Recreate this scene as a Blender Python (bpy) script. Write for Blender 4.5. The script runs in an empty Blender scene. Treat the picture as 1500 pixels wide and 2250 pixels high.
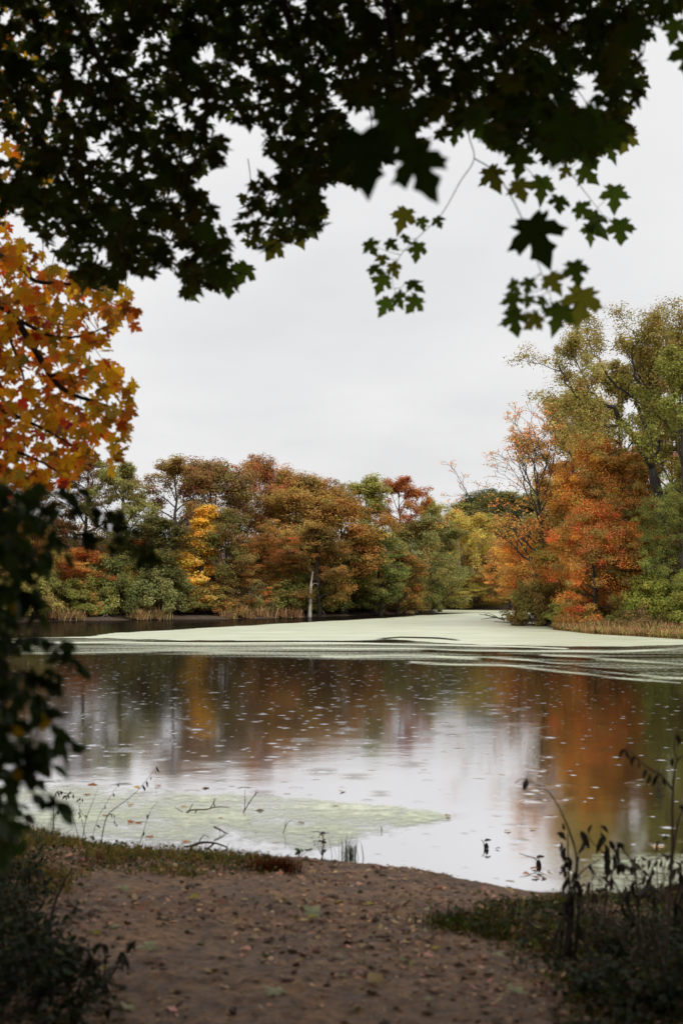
import bpy, math, random
import numpy as np
from mathutils import Matrix, Vector

# ------------------------------------------------------------------ camera, sky, sun, exposure
scene = bpy.context.scene
CAM = np.array([0.0, 0.0, 2.4])
FPX = 2500.0                       # focal length in pixels of the 1500x2250 photograph
PITCH = math.atan(185 / FPX)
cam_data = bpy.data.cameras.new('camera')
cam = bpy.data.objects.new('camera', cam_data)
scene.collection.objects.link(cam)
cam.location = CAM
cam.rotation_euler = (math.pi / 2 + PITCH, 0, 0)
cam_data.sensor_fit = 'VERTICAL'; cam_data.sensor_height = 36; cam_data.sensor_width = 24; cam_data.lens = 40
cam_data.clip_start = 0.05; cam_data.clip_end = 3000
cam_data.dof.use_dof = True; cam_data.dof.focus_distance = 95.0; cam_data.dof.aperture_fstop = 2.3
scene.camera = cam

SUN_EL, SUN_AZ = math.radians(48), math.radians(150)
world = bpy.data.worlds.new('World'); scene.world = world; world.use_nodes = True
wn, wl = world.node_tree.nodes, world.node_tree.links
wn.clear()
def nd(nodes, t, **kw):
    n = nodes.new(t)
    for k, v in kw.items(): setattr(n, k, v)
    return n
w_out = nd(wn, 'ShaderNodeOutputWorld'); w_bg = nd(wn, 'ShaderNodeBackground')
w_sky = nd(wn, 'ShaderNodeTexSky', sky_type='NISHITA', sun_disc=False)
w_sky.sun_elevation = SUN_EL; w_sky.sun_rotation = SUN_AZ; w_sky.dust_density = 6; w_sky.air_density = 1.0
w_sc = nd(wn, 'ShaderNodeVectorMath', operation='SCALE'); w_sc.inputs['Scale'].default_value = 0.08
w_tc = nd(wn, 'ShaderNodeTexCoord')
w_sep = nd(wn, 'ShaderNodeSeparateXYZ')
w_den = nd(wn, 'ShaderNodeMath', operation='ADD'); w_den.inputs[1].default_value = 0.16
w_abs = nd(wn, 'ShaderNodeMath', operation='ABSOLUTE')
w_div = nd(wn, 'ShaderNodeVectorMath', operation='DIVIDE')
w_cmb = nd(wn, 'ShaderNodeCombineXYZ')
w_noise = nd(wn, 'ShaderNodeTexNoise'); w_noise.inputs['Scale'].default_value = 1.1; w_noise.inputs['Detail'].default_value = 5
w_noise.inputs['Roughness'].default_value = 0.5
w_ramp = nd(wn, 'ShaderNodeValToRGB')
w_ramp.color_ramp.elements[0].position = 0.28; w_ramp.color_ramp.elements[0].color = (0.79, 0.79, 0.80, 1)
w_ramp.color_ramp.elements[1].position = 0.66; w_ramp.color_ramp.elements[1].color = (0.95, 0.945, 0.945, 1)
w_mix = nd(wn, 'ShaderNodeMix', data_type='RGBA'); w_mix.inputs['Factor'].default_value = 0.93   # overcast deck over the clear sky
wl.new(w_tc.outputs['Generated'], w_sep.inputs[0])
wl.new(w_sep.outputs['Z'], w_abs.inputs[0]); wl.new(w_abs.outputs[0], w_den.inputs[0])
for k in ('X', 'Y', 'Z'): wl.new(w_den.outputs[0], w_cmb.inputs[k])
wl.new(w_tc.outputs['Generated'], w_div.inputs[0]); wl.new(w_cmb.outputs[0], w_div.inputs[1])
wl.new(w_div.outputs[0], w_noise.inputs['Vector']); wl.new(w_noise.outputs['Fac'], w_ramp.inputs['Fac'])
wl.new(w_sky.outputs[0], w_sc.inputs[0])
wl.new(w_sc.outputs[0], w_mix.inputs['A']); wl.new(w_ramp.outputs[0], w_mix.inputs['B'])
wl.new(w_mix.outputs['Result'], w_bg.inputs['Color']); w_bg.inputs['Strength'].default_value = 1.0
wl.new(w_bg.outputs[0], w_out.inputs['Surface'])

sun_data = bpy.data.lights.new('sun', 'SUN'); sun_data.energy = 1.5; sun_data.angle = math.radians(30); sun_data.color = (1, 0.95, 0.88)
sun = bpy.data.objects.new('sun', sun_data); scene.collection.objects.link(sun)
sd_ = Vector((math.sin(SUN_AZ) * math.cos(SUN_EL), math.cos(SUN_AZ) * math.cos(SUN_EL), math.sin(SUN_EL)))
sun.rotation_euler = sd_.to_track_quat('Z', 'Y').to_euler()
sun.location = (0, 0, 60)
vs = scene.view_settings
vs.view_transform = 'Standard'; vs.look = 'None'; vs.exposure = 0.0; vs.gamma = 1.0; vs.use_curve_mapping = False
scene.render.engine = 'CYCLES'
cy = scene.cycles
cy.use_denoising = True; cy.max_bounces = 6; cy.diffuse_bounces = 3; cy.glossy_bounces = 3; cy.transmission_bounces = 3
cy.transparent_max_bounces = 8; cy.caustics_reflective = False; cy.caustics_refractive = False; cy.sample_clamp_indirect = 4

# ------------------------------------------------------------------ helpers
COL = scene.collection
RNG = np.random.default_rng(7)
def norm(v):
    v = np.asarray(v, float); return v / (np.linalg.norm(v, axis=-1, keepdims=True) + 1e-9)
def ray(u, v):
    xc, yc = (u - 750) / FPX, (1125 - v) / FPX
    c, s = math.cos(PITCH), math.sin(PITCH)
    return np.stack(np.broadcast_arrays(xc, c - yc * s, yc * c + s), -1)
def at(u, v, Y):
    d = ray(np.asarray(u, float), np.asarray(v, float)); return CAM + d * (np.asarray(Y, float) / d[..., 1])[..., None]
def on_z(u, v, z=0.0):
    d = ray(np.asarray(u, float), np.asarray(v, float)); return CAM + d * ((z - CAM[2]) / d[..., 2])[..., None]
def project(P):
    P = np.asarray(P, float) - CAM
    c, s = math.cos(PITCH), math.sin(PITCH)
    dep = P[..., 1] * c + P[..., 2] * s
    up = -P[..., 1] * s + P[..., 2] * c
    dd = np.where(dep > 0.01, dep, 0.01)
    return 750 + FPX * P[..., 0] / dd, 1125 - FPX * up / dd, dep
def calm(c, k=.09):
    c = lin(c); c = (c[0] + .20 * c[1], c[1] + .10 * c[0], .8 * c[2] + .015 * c[0]); g = .3 * c[0] + .6 * c[1] + .1 * c[2]; return tuple(x * (1 - k) + g * k for x in c)
def lin(c):
    return tuple((x / 255 / 12.92) if x / 255 <= 0.04045 else ((x / 255 + 0.055) / 1.055) ** 2.4 for x in c)
def inpoly(x, y, poly):
    x = np.asarray(x, float); y = np.asarray(y, float); r = np.zeros(np.broadcast(x, y).shape, bool)
    n = len(poly)
    for i in range(n):
        x0, y0 = poly[i]; x1, y1 = poly[(i + 1) % n]
        if y0 == y1: continue
        r ^= ((y0 > y) != (y1 > y)) & (x < (x1 - x0) * (y - y0) / (y1 - y0) + x0)
    return r
def polydist(x, y, poly, closed=True):
    x = np.asarray(x, float); y = np.asarray(y, float); best = np.full(np.broadcast(x, y).shape, 1e9)
    n = len(poly)
    for i in range(n if closed else n - 1):
        a = np.array(poly[i], float); b = np.array(poly[(i + 1) % n], float); d = b - a
        t = np.clip(((x - a[0]) * d[0] + (y - a[1]) * d[1]) / (d @ d + 1e-9), 0, 1)
        best = np.minimum(best, np.hypot(x - a[0] - t * d[0], y - a[1] - t * d[1]))
    return best
def sstep(a, b, x):
    t = np.clip((np.asarray(x, float) - a) / (b - a), 0, 1); return t * t * (3 - 2 * t)
def vnoise(x, y, seed=0):
    def h(i, j):
        n = np.sin(i * 127.1 + j * 311.7 + seed * 74.7) * 43758.5453; return n - np.floor(n)
    xi, yi = np.floor(x), np.floor(y); fx, fy = x - xi, y - yi
    fx = fx * fx * (3 - 2 * fx); fy = fy * fy * (3 - 2 * fy)
    return (h(xi, yi) * (1 - fx) + h(xi + 1, yi) * fx) * (1 - fy) + (h(xi, yi + 1) * (1 - fx) + h(xi + 1, yi + 1) * fx) * fy
def fbm(x, y, o=4, seed=0):
    s = 0; a = 0.5
    for i in range(o): s = s + a * vnoise(x * 2 ** i, y * 2 ** i, seed + i); a *= 0.5
    return s

def mesh_np(name, V, faces, attrs=None, smooth=False):
    me = bpy.data.meshes.new(name)
    V = np.ascontiguousarray(V, np.float32).reshape(-1, 3)
    faces = [np.asarray(f, np.int32) for f in faces if len(f)]
    nl = sum(f.size for f in faces); nf = sum(len(f) for f in faces)
    me.vertices.add(len(V)); me.vertices.foreach_set('co', V.ravel())
    me.loops.add(nl); me.loops.foreach_set('vertex_index', np.concatenate([f.ravel() for f in faces]))
    tot = np.concatenate([np.full(len(f), f.shape[1], np.int32) for f in faces])
    st = np.concatenate([[0], np.cumsum(tot)[:-1]]).astype(np.int32)
    me.polygons.add(nf); me.polygons.foreach_set('loop_start', st); me.polygons.foreach_set('loop_total', tot)
    if smooth: me.polygons.foreach_set('use_smooth', np.ones(nf, bool))
    for k, a in (attrs or {}).items():
        at_ = me.attributes.new(k, 'FLOAT', 'POINT'); at_.data.foreach_set('value', np.ascontiguousarray(a, np.float32))
    me.update(calc_edges=True)
    return me
class MB:
    def __init__(s): s.V = []; s.T = []; s.Q = []; s.n = 0; s.A = []
    def add(s, V, tris=None, quads=None, tone=None):
        V = np.asarray(V, float).reshape(-1, 3)
        if tris is not None and len(tris): s.T.append(np.asarray(tris) + s.n)
        if quads is not None and len(quads): s.Q.append(np.asarray(quads) + s.n)
        s.V.append(V); s.n += len(V)
        s.A.append(np.full(len(V), 0.5) if tone is None else np.broadcast_to(tone, (len(V),)))
    def tube(s, P, R, sides=6, cap=True):
        P = np.asarray(P, float); n = len(P); R = np.broadcast_to(np.asarray(R, float), (n,))
        T = np.gradient(P, axis=0); T = norm(T)
        ref = np.array([0.3, 0.9, 0.2]) if abs(T[0] @ np.array([0.3, 0.9, 0.2])) < 0.9 else np.array([1.0, 0, 0])
        A = norm(np.cross(T, ref)); B = np.cross(T, A)
        th = np.linspace(0, 2 * math.pi, sides, endpoint=False)
        V = P[:, None] + R[:, None, None] * (A[:, None] * np.cos(th)[None, :, None] + B[:, None] * np.sin(th)[None, :, None])
        i = np.arange(n - 1)[:, None] * sides; j = np.arange(sides)[None]; j2 = (j + 1) % sides
        Q = np.stack([i + j, i + j2, i + sides + j2, i + sides + j], -1).reshape(-1, 4)
        V = V.reshape(-1, 3); tr = []
        if cap:
            k = len(V); V = np.vstack([V, P[0] - T[0] * R[0] * .3, P[-1] + T[-1] * R[-1] * .5])
            for a in range(sides):
                b = (a + 1) % sides; tr += [(k, b, a), (k + 1, (n - 1) * sides + a, (n - 1) * sides + b)]
        s.add(V, tr, Q)
    def build(s, name, off=None, smooth=False):
        V = np.vstack(s.V)
        if off is not None: V = V - off
        f = []
        if s.T: f.append(np.vstack(s.T))
        if s.Q: f.append(np.vstack(s.Q))
        A = np.concatenate(s.A); return mesh_np(name, V, f, {'tone': A, 'clump': (A * 37.7) % 1.0}, smooth)
def smooth_path(P, k=4):
    """Catmull-Rom through the given points"""
    P = np.asarray(P, float)
    if len(P) < 3: return P
    E = np.vstack([2 * P[0] - P[1], P, 2 * P[-1] - P[-2]]); out = []
    for i in range(1, len(E) - 2):
        for t in np.linspace(0, 1, k, endpoint=False):
            a, b, c, d = E[i - 1], E[i], E[i + 1], E[i + 2]
            out.append(0.5 * ((2 * b) + (c - a) * t + (2 * a - 5 * b + 4 * c - d) * t * t + (3 * b - a - 3 * c + d) * t ** 3))
    out.append(P[-1]); return np.array(out)
def obj(name, me, mat=None, parent=None, loc=None, color=None, tint2=None):
    o = bpy.data.objects.new(name, me); COL.objects.link(o)
    if mat is not None and me is not None:
        if len(me.materials) == 0: me.materials.append(mat)
        elif me.materials[0] is not mat:
            o.material_slots[0].link = 'OBJECT'; o.material_slots[0].material = mat
    if parent is not None: o.parent = parent
    if loc is not None: o.location = loc
    if color is not None: o.color = (*color, 1)
    if tint2 is not None: o['tint2'] = [float(c) for c in tint2]
    return o
def tag(o, label=None, cat=None, group=None, kind=None):
    for k, v in (('label', label), ('category', cat), ('group', group), ('kind', kind)):
        if v: o[k] = v
    return o
def thing(name, label, cat, loc=(0, 0, 0), group=None):
    o = bpy.data.objects.new(name, None); COL.objects.link(o); o.location = loc; o.empty_display_size = 0.2
    return tag(o, label, cat, group)

# ------------------------------------------------------------------ materials
def new_mat(name):
    m = bpy.data.materials.new(name); m.use_nodes = True; m.node_tree.nodes.clear()
    return m, m.node_tree.nodes, m.node_tree.links
def leaf_material(name, transl=0.35, gloss=0.0, boost=1.15, var=0.45, hue=0.018):
    m, n, l = new_mat(name)
    out = nd(n, 'ShaderNodeOutputMaterial')
    oi = nd(n, 'ShaderNodeObjectInfo'); t2 = nd(n, 'ShaderNodeAttribute', attribute_type='OBJECT', attribute_name='tint2')
    tone = nd(n, 'ShaderNodeAttribute', attribute_name='tone'); cl = nd(n, 'ShaderNodeAttribute', attribute_name='clump')
    mr = nd(n, 'ShaderNodeMapRange'); mr.inputs[1].default_value = 0.45; mr.inputs[2].default_value = 0.75
    l.new(cl.outputs['Fac'], mr.inputs[0])
    mx = nd(n, 'ShaderNodeMix', data_type='RGBA')
    l.new(mr.outputs[0], mx.inputs['Factor']); l.new(oi.outputs['Color'], mx.inputs['A']); l.new(t2.outputs['Color'], mx.inputs['B'])
    hs = nd(n, 'ShaderNodeHueSaturation')
    h = nd(n, 'ShaderNodeMapRange'); h.inputs[3].default_value = 0.5 - hue; h.inputs[4].default_value = 0.5 + hue
    v = nd(n, 'ShaderNodeMapRange'); v.inputs[3].default_value = boost * (1 - var); v.inputs[4].default_value = boost * (1 + var)
    l.new(tone.outputs['Fac'], v.inputs[0])
    mm = nd(n, 'ShaderNodeMath', operation='FRACT'); m7 = nd(n, 'ShaderNodeMath', operation='MULTIPLY'); m7.inputs[1].default_value = 7.31
    l.new(tone.outputs['Fac'], m7.inputs[0]); l.new(m7.outputs[0], mm.inputs[0]); l.new(mm.outputs[0], h.inputs[0])
    def cfr(k, lo, hi):
        a = nd(n, 'ShaderNodeMath', operation='MULTIPLY'); a.inputs[1].default_value = k; l.new(cl.outputs['Fac'], a.inputs[0])
        b = nd(n, 'ShaderNodeMath', operation='FRACT'); l.new(a.outputs[0], b.inputs[0])
        c = nd(n, 'ShaderNodeMapRange'); c.inputs[3].default_value = lo; c.inputs[4].default_value = hi; l.new(b.outputs[0], c.inputs[0]); return c.outputs[0]
    ha = nd(n, 'ShaderNodeMath', operation='ADD'); l.new(h.outputs[0], ha.inputs[0]); l.new(cfr(13.7, -.022, .028), ha.inputs[1])
    va = nd(n, 'ShaderNodeMath', operation='MULTIPLY'); l.new(v.outputs[0], va.inputs[0]); l.new(cfr(29.3, .72, 1.28), va.inputs[1])
    l.new(ha.outputs[0], hs.inputs['Hue']); l.new(va.outputs[0], hs.inputs['Value']); l.new(mx.outputs['Result'], hs.inputs['Color'])
    df = nd(n, 'ShaderNodeBsdfDiffuse'); tr = nd(n, 'ShaderNodeBsdfTranslucent'); ms = nd(n, 'ShaderNodeMixShader')
    ms.inputs[0].default_value = transl
    l.new(hs.outputs[0], df.inputs['Color']); l.new(hs.outputs[0], tr.inputs['Color'])
    l.new(df.outputs[0], ms.inputs[1]); l.new(tr.outputs[0], ms.inputs[2])
    last = ms
    if gloss:
        gl = nd(n, 'ShaderNodeBsdfGlossy'); gl.inputs['Roughness'].default_value = 0.38; gl.inputs['Color'].default_value = (.9, .9, .9, 1)
        m2 = nd(n, 'ShaderNodeMixShader'); m2.inputs[0].default_value = gloss
        l.new(ms.outputs[0], m2.inputs[1]); l.new(gl.outputs[0], m2.inputs[2]); last = m2
    l.new(last.outputs[0], out.inputs['Surface'])
    return m
def bark_material(name, scale=6.0, a=0.55, b=1.4):
    m, n, l = new_mat(name)
    out = nd(n, 'ShaderNodeOutputMaterial'); bs = nd(n, 'ShaderNodeBsdfPrincipled'); bs.inputs['Roughness'].default_value = 0.85
    oi = nd(n, 'ShaderNodeObjectInfo'); tc = nd(n, 'ShaderNodeTexCoord'); mp = nd(n, 'ShaderNodeMapping'); mp.inputs['Scale'].default_value = (1, 1, 0.25)
    no = nd(n, 'ShaderNodeTexNoise'); no.inputs['Scale'].default_value = scale; no.inputs['Detail'].default_value = 6
    l.new(tc.outputs['Object'], mp.inputs[0]); l.new(mp.outputs[0], no.inputs['Vector'])
    mr = nd(n, 'ShaderNodeMapRange'); mr.inputs[1].default_value = 0.3; mr.inputs[2].default_value = 0.7; mr.inputs[3].default_value = a; mr.inputs[4].default_value = b
    l.new(no.outputs['Fac'], mr.inputs[0])
    sc = nd(n, 'ShaderNodeVectorMath', operation='SCALE'); l.new(oi.outputs['Color'], sc.inputs[0]); l.new(mr.outputs[0], sc.inputs['Scale'])
    l.new(sc.outputs[0], bs.inputs['Base Color'])
    bp = nd(n, 'ShaderNodeBump'); bp.inputs['Strength'].default_value = 0.6; bp.inputs['Distance'].default_value = 0.02
    l.new(no.outputs['Fac'], bp.inputs['Height']); l.new(bp.outputs[0], bs.inputs['Normal'])
    l.new(bs.outputs[0], out.inputs['Surface'])
    return m
M_FAR = leaf_material('far_foliage', 0.35)
M_NEAR_DARK = leaf_material('green_maple_leaf', 0.45, 0.012, 1.0, 0.45)
M_NEAR_ORANGE = leaf_material('orange_maple_leaf', 0.62, 0.02, 1.12, 0.5, 0.03)
M_SHRUB = leaf_material('shrub_leaf', 0.3, 0.02, 1.0, 0.5, 0.03)
M_DRY = leaf_material('dry_leaf', 0.15, 0.03, 1.0, 0.45, 0.03)
M_GRASS = leaf_material('grass_blade', 0.3, 0.0, 1.0, 0.5, 0.05)
M_BARK = bark_material('bark'); M_TWIG = bark_material('twig', 30.0)

def ground_material():
    m, n, l = new_mat('forest_soil')
    out = nd(n, 'ShaderNodeOutputMaterial'); bs = nd(n, 'ShaderNodeBsdfPrincipled'); bs.inputs['Roughness'].default_value = 0.9
    tc = nd(n, 'ShaderNodeTexCoord'); no = nd(n, 'ShaderNodeTexNoise'); no.inputs['Scale'].default_value = 1.3; no.inputs['Detail'].default_value = 10; no.inputs['Roughness'].default_value = .7
    l.new(tc.outputs['Object'], no.inputs['Vector'])
    rp = nd(n, 'ShaderNodeValToRGB'); e = rp.color_ramp.elements
    e[0].position = .3; e[0].color = (.045, .032, .022, 1); e[1].position = .7; e[1].color = (.13, .085, .05, 1)
    l.new(no.outputs['Fac'], rp.inputs[0]); l.new(rp.outputs[0], bs.inputs['Base Color'])
    bp = nd(n, 'ShaderNodeBump'); bp.inputs['Strength'].default_value = .7; bp.inputs['Distance'].default_value = .04
    l.new(no.outputs['Fac'], bp.inputs['Height']); l.new(bp.outputs[0], bs.inputs['Normal']); l.new(bs.outputs[0], out.inputs['Surface'])
    return m
def path_material():
    m, n, l = new_mat('trodden_dirt')
    out = nd(n, 'ShaderNodeOutputMaterial'); bs = nd(n, 'ShaderNodeBsdfPrincipled')
    tc = nd(n, 'ShaderNodeTexCoord')
    n1 = nd(n, 'ShaderNodeTexNoise'); n1.inputs['Scale'].default_value = 2.2; n1.inputs['Detail'].default_value = 8; n1.inputs['Roughness'].default_value = .65
    n2 = nd(n, 'ShaderNodeTexNoise'); n2.inputs['Scale'].default_value = 15; n2.inputs['Detail'].default_value = 6; n2.inputs['Roughness'].default_value = .7
    for q in (n1, n2): l.new(tc.outputs['Object'], q.inputs['Vector'])
    rp = nd(n, 'ShaderNodeValToRGB'); e = rp.color_ramp.elements
    e[0].position = .3; e[0].color = (.135, .070, .033, 1); e[1].position = .72; e[1].color = (.40, .222, .105, 1)
    l.new(n1.outputs['Fac'], rp.inputs[0])
    r2 = nd(n, 'ShaderNodeValToRGB'); e = r2.color_ramp.elements
    e[0].position = .36; e[0].color = (.30, .28, .26, 1); e[1].position = .62; e[1].color = (1.15, 1.12, 1.1, 1)
    l.new(n2.outputs['Fac'], r2.inputs[0])
    mu = nd(n, 'ShaderNodeMix', data_type='RGBA', blend_type='MULTIPLY'); mu.inputs['Factor'].default_value = 1
    l.new(rp.outputs[0], mu.inputs['A']); l.new(r2.outputs[0], mu.inputs['B']); 
    sx = nd(n, 'ShaderNodeSeparateXYZ'); l.new(tc.outputs['Object'], sx.inputs[0])
    za = nd(n, 'ShaderNodeMath', operation='MULTIPLY_ADD'); za.inputs[1].default_value = .25; l.new(n1.outputs['Fac'], za.inputs[0]); l.new(sx.outputs['Z'], za.inputs[2])
    wet = nd(n, 'ShaderNodeMapRange'); wet.inputs[1].default_value = .20; wet.inputs[2].default_value = .36; wet.inputs[3].default_value = .45; wet.inputs[4].default_value = 1.0; l.new(za.outputs[0], wet.inputs[0])   # soaked mud by the water
    ws = nd(n, 'ShaderNodeVectorMath', operation='SCALE'); l.new(mu.outputs['Result'], ws.inputs[0]); l.new(wet.outputs[0], ws.inputs['Scale']); l.new(ws.outputs[0], bs.inputs['Base Color'])
    rr = nd(n, 'ShaderNodeMapRange'); rr.inputs[3].default_value = .55; rr.inputs[4].default_value = .95
    l.new(n1.outputs['Fac'], rr.inputs[0]); l.new(rr.outputs[0], bs.inputs['Roughness'])
    bp = nd(n, 'ShaderNodeBump'); bp.inputs['Strength'].default_value = .8; bp.inputs['Distance'].default_value = .02
    l.new(n2.outputs['Fac'], bp.inputs['Height']); l.new(bp.outputs[0], bs.inputs['Normal']); l.new(bs.outputs[0], out.inputs['Surface'])
    return m
def water_material():
    m, n, l = new_mat('pond_water')
    out = nd(n, 'ShaderNodeOutputMaterial'); tc = nd(n, 'ShaderNodeTexCoord')
    def noise(scale, det, sx=1, sy=1):
        mp = nd(n, 'ShaderNodeMapping'); mp.inputs['Scale'].default_value = (sx, sy, 1); l.new(tc.outputs['Object'], mp.inputs[0])
        q = nd(n, 'ShaderNodeTexNoise'); q.inputs['Scale'].default_value = scale; q.inputs['Detail'].default_value = det; l.new(mp.outputs[0], q.inputs['Vector']); return q
    def math_(op, a, b=None):
        q = nd(n, 'ShaderNodeMath', operation=op)
        for i, x in enumerate((a, b)):
            if x is None: continue
            if isinstance(x, (int, float)): q.inputs[i].default_value = x
            else: l.new(x, q.inputs[i])
        return q.outputs[0]
    rough = None
    big = noise(.9, 3, 1, 1.4); fine = noise(9, 3)
    h = math_('ADD', math_('MULTIPLY', big.outputs['Fac'], .0026), math_('MULTIPLY', fine.outputs['Fac'], .0005))
    for sc, amp, rmax, off, ring in ((.8, .0075, .085, 0.0, .0006), (1.35, .0055, .055, 17.3, 0), (2.1, .0035, .035, 41.0, 0)):        # splashes and rings left by rain drops
        mp = nd(n, 'ShaderNodeMapping'); mp.inputs['Location'].default_value = (off, off * .7, 0); l.new(tc.outputs['Object'], mp.inputs[0])
        vo = nd(n, 'ShaderNodeTexVoronoi', voronoi_dimensions='2D', feature='F1'); vo.inputs['Scale'].default_value = sc; l.new(mp.outputs[0], vo.inputs['Vector'])
        d = math_('DIVIDE', vo.outputs['Distance'], sc)
        sp = nd(n, 'ShaderNodeSeparateColor'); l.new(vo.outputs['Color'], sp.inputs[0])
        r = math_('ADD', math_('MULTIPLY', sp.outputs[0], rmax), .018)
        x = math_('DIVIDE', d, r)
        g = math_('POWER', 2.718, math_('MULTIPLY', math_('MULTIPLY', x, x), -1.0))
        a = math_('MULTIPLY', math_('MAXIMUM', math_('SUBTRACT', sp.outputs[1], .45), 0.0), amp * 1.8)
        h = math_('ADD', h, math_('MULTIPLY', g, a))
        act = math_('GREATER_THAN', sp.outputs[1], .5)
        mk = math_('MULTIPLY', act, math_('MULTIPLY', g, math_('ADD', math_('MULTIPLY', sp.outputs[2], .8), .2)))
        rough = mk if rough is None else math_('MAXIMUM', rough, mk)
        if ring:
            y = math_('DIVIDE', d, math_('ADD', math_('MULTIPLY', sp.outputs[2], .22), .05))
            e = math_('POWER', 2.718, math_('MULTIPLY', math_('MULTIPLY', y, y), -1.0))
            h = math_('ADD', h, math_('MULTIPLY', math_('MULTIPLY', math_('SINE', math_('MULTIPLY', d, 95.0)), e), ring))
    bp = nd(n, 'ShaderNodeBump'); bp.inputs['Strength'].default_value = 1; bp.inputs['Distance'].default_value = 1.0; l.new(h, bp.inputs['Height'])
    lw = nd(n, 'ShaderNodeLayerWeight'); lw.inputs['Blend'].default_value = .5
    mr = nd(n, 'ShaderNodeValToRGB'); ce = mr.color_ramp.elements        # clear when looked down into, reflections brightened low over the near water, darkened far out by hand
    ce[0].position = 0.0; ce[0].color = (.05,) * 3 + (1,); ce[1].position = .95; ce[1].color = (.30,) * 3 + (1,)
    for p_, v_ in ((.45, .12), (.74, .92), (.85, .92)): q_ = ce.new(p_); q_.color = (v_, v_, v_, 1)
    l.new(lw.outputs['Facing'], mr.inputs[0])
    df = nd(n, 'ShaderNodeBsdfDiffuse'); df.inputs['Color'].default_value = (.010, .007, .004, 1)
    gl = nd(n, 'ShaderNodeBsdfGlossy'); gl.inputs['Roughness'].default_value = .055; gl.inputs['Color'].default_value = (.98, .97, .98, 1)
    l.new(bp.outputs[0], gl.inputs['Normal'])
    l.new(math_('ADD', math_('MULTIPLY', rough, .5), .07), gl.inputs['Roughness'])      # splashes scatter the sky
    ms = nd(n, 'ShaderNodeMixShader'); l.new(mr.outputs[0], ms.inputs[0]); l.new(df.outputs[0], ms.inputs[1]); l.new(gl.outputs[0], ms.inputs[2])
    l.new(ms.outputs[0], out.inputs['Surface'])
    return m
def duckweed_material():
    m, n, l = new_mat('duckweed_mat')
    out = nd(n, 'ShaderNodeOutputMaterial'); bs = nd(n, 'ShaderNodeBsdfPrincipled')
    bs.inputs['Roughness'].default_value = .42; bs.inputs['IOR'].default_value = 1.6
    tc = nd(n, 'ShaderNodeTexCoord'); de = nd(n, 'ShaderNodeAttribute', attribute_name='cover')
    n1 = nd(n, 'ShaderNodeTexNoise'); n1.inputs['Scale'].default_value = .35; n1.inputs['Detail'].default_value = 4
    n2 = nd(n, 'ShaderNodeTexNoise'); n2.inputs['Scale'].default_value = 7; n2.inputs['Detail'].default_value = 5; n2.inputs['Roughness'].default_value = .7
    mp = nd(n, 'ShaderNodeMapping'); mp.inputs['Scale'].default_value = (.10, .55, 1)
    n3 = nd(n, 'ShaderNodeTexNoise'); n3.inputs['Scale'].default_value = 1.0; n3.inputs['Detail'].default_value = 4; n3.inputs['Distortion'].default_value = 1.0
    l.new(tc.outputs['Object'], mp.inputs[0]); l.new(mp.outputs[0], n3.inputs['Vector'])
    for q in (n1, n2): l.new(tc.outputs['Object'], q.inputs['Vector'])
    rp = nd(n, 'ShaderNodeValToRGB'); e = rp.color_ramp.elements
    e[0].position = .3; e[0].color = (.72, .78, .50, 1); e[1].position = .7; e[1].color = (.88, .92, .72, 1)
    l.new(n1.outputs['Fac'], rp.inputs[0])
    gr = nd(n, 'ShaderNodeMapRange'); gr.inputs[1].default_value = .3; gr.inputs[2].default_value = .62; gr.inputs[3].default_value = .60; gr.inputs[4].default_value = 1.0
    gm = nd(n, 'ShaderNodeMath', operation='MULTIPLY_ADD'); gm.inputs[1].default_value = .55; gs = nd(n, 'ShaderNodeMath', operation='MULTIPLY'); gs.inputs[1].default_value = .45
    l.new(n3.outputs['Fac'], gs.inputs[0]); l.new(n2.outputs['Fac'], gm.inputs[0]); l.new(gs.outputs[0], gm.inputs[2]); l.new(gm.outputs[0], gr.inputs[0])
    vm = nd(n, 'ShaderNodeVectorMath', operation='SCALE'); l.new(rp.outputs[0], vm.inputs[0]); l.new(gr.outputs[0], vm.inputs['Scale']); l.new(vm.outputs[0], bs.inputs['Base Color'])
    # patchy cover: density shifts the threshold of streaky and fine noise
    a = nd(n, 'ShaderNodeMath', operation='ADD'); l.new(n2.outputs['Fac'], a.inputs[0]); l.new(n3.outputs['Fac'], a.inputs[1])
    b = nd(n, 'ShaderNodeMath', operation='MULTIPLY_ADD'); b.inputs[1].default_value = 1.0; l.new(de.outputs['Fac'], b.inputs[0])
    c = nd(n, 'ShaderNodeMath', operation='MULTIPLY_ADD'); c.inputs[1].default_value = .75; c.inputs[2].default_value = -.75
    l.new(a.outputs[0], c.inputs[0]); l.new(c.outputs[0], b.inputs[2])
    mr = nd(n, 'ShaderNodeMapRange'); mr.inputs[1].default_value = .22; mr.inputs[2].default_value = .62
    l.new(b.outputs[0], mr.inputs[0])
    tr = nd(n, 'ShaderNodeBsdfTransparent'); ms = nd(n, 'ShaderNodeMixShader')
    l.new(mr.outputs[0], ms.inputs[0]); l.new(tr.outputs[0], ms.inputs[1]); l.new(bs.outputs[0], ms.inputs[2]); l.new(ms.outputs[0], out.inputs['Surface'])
    return m

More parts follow.
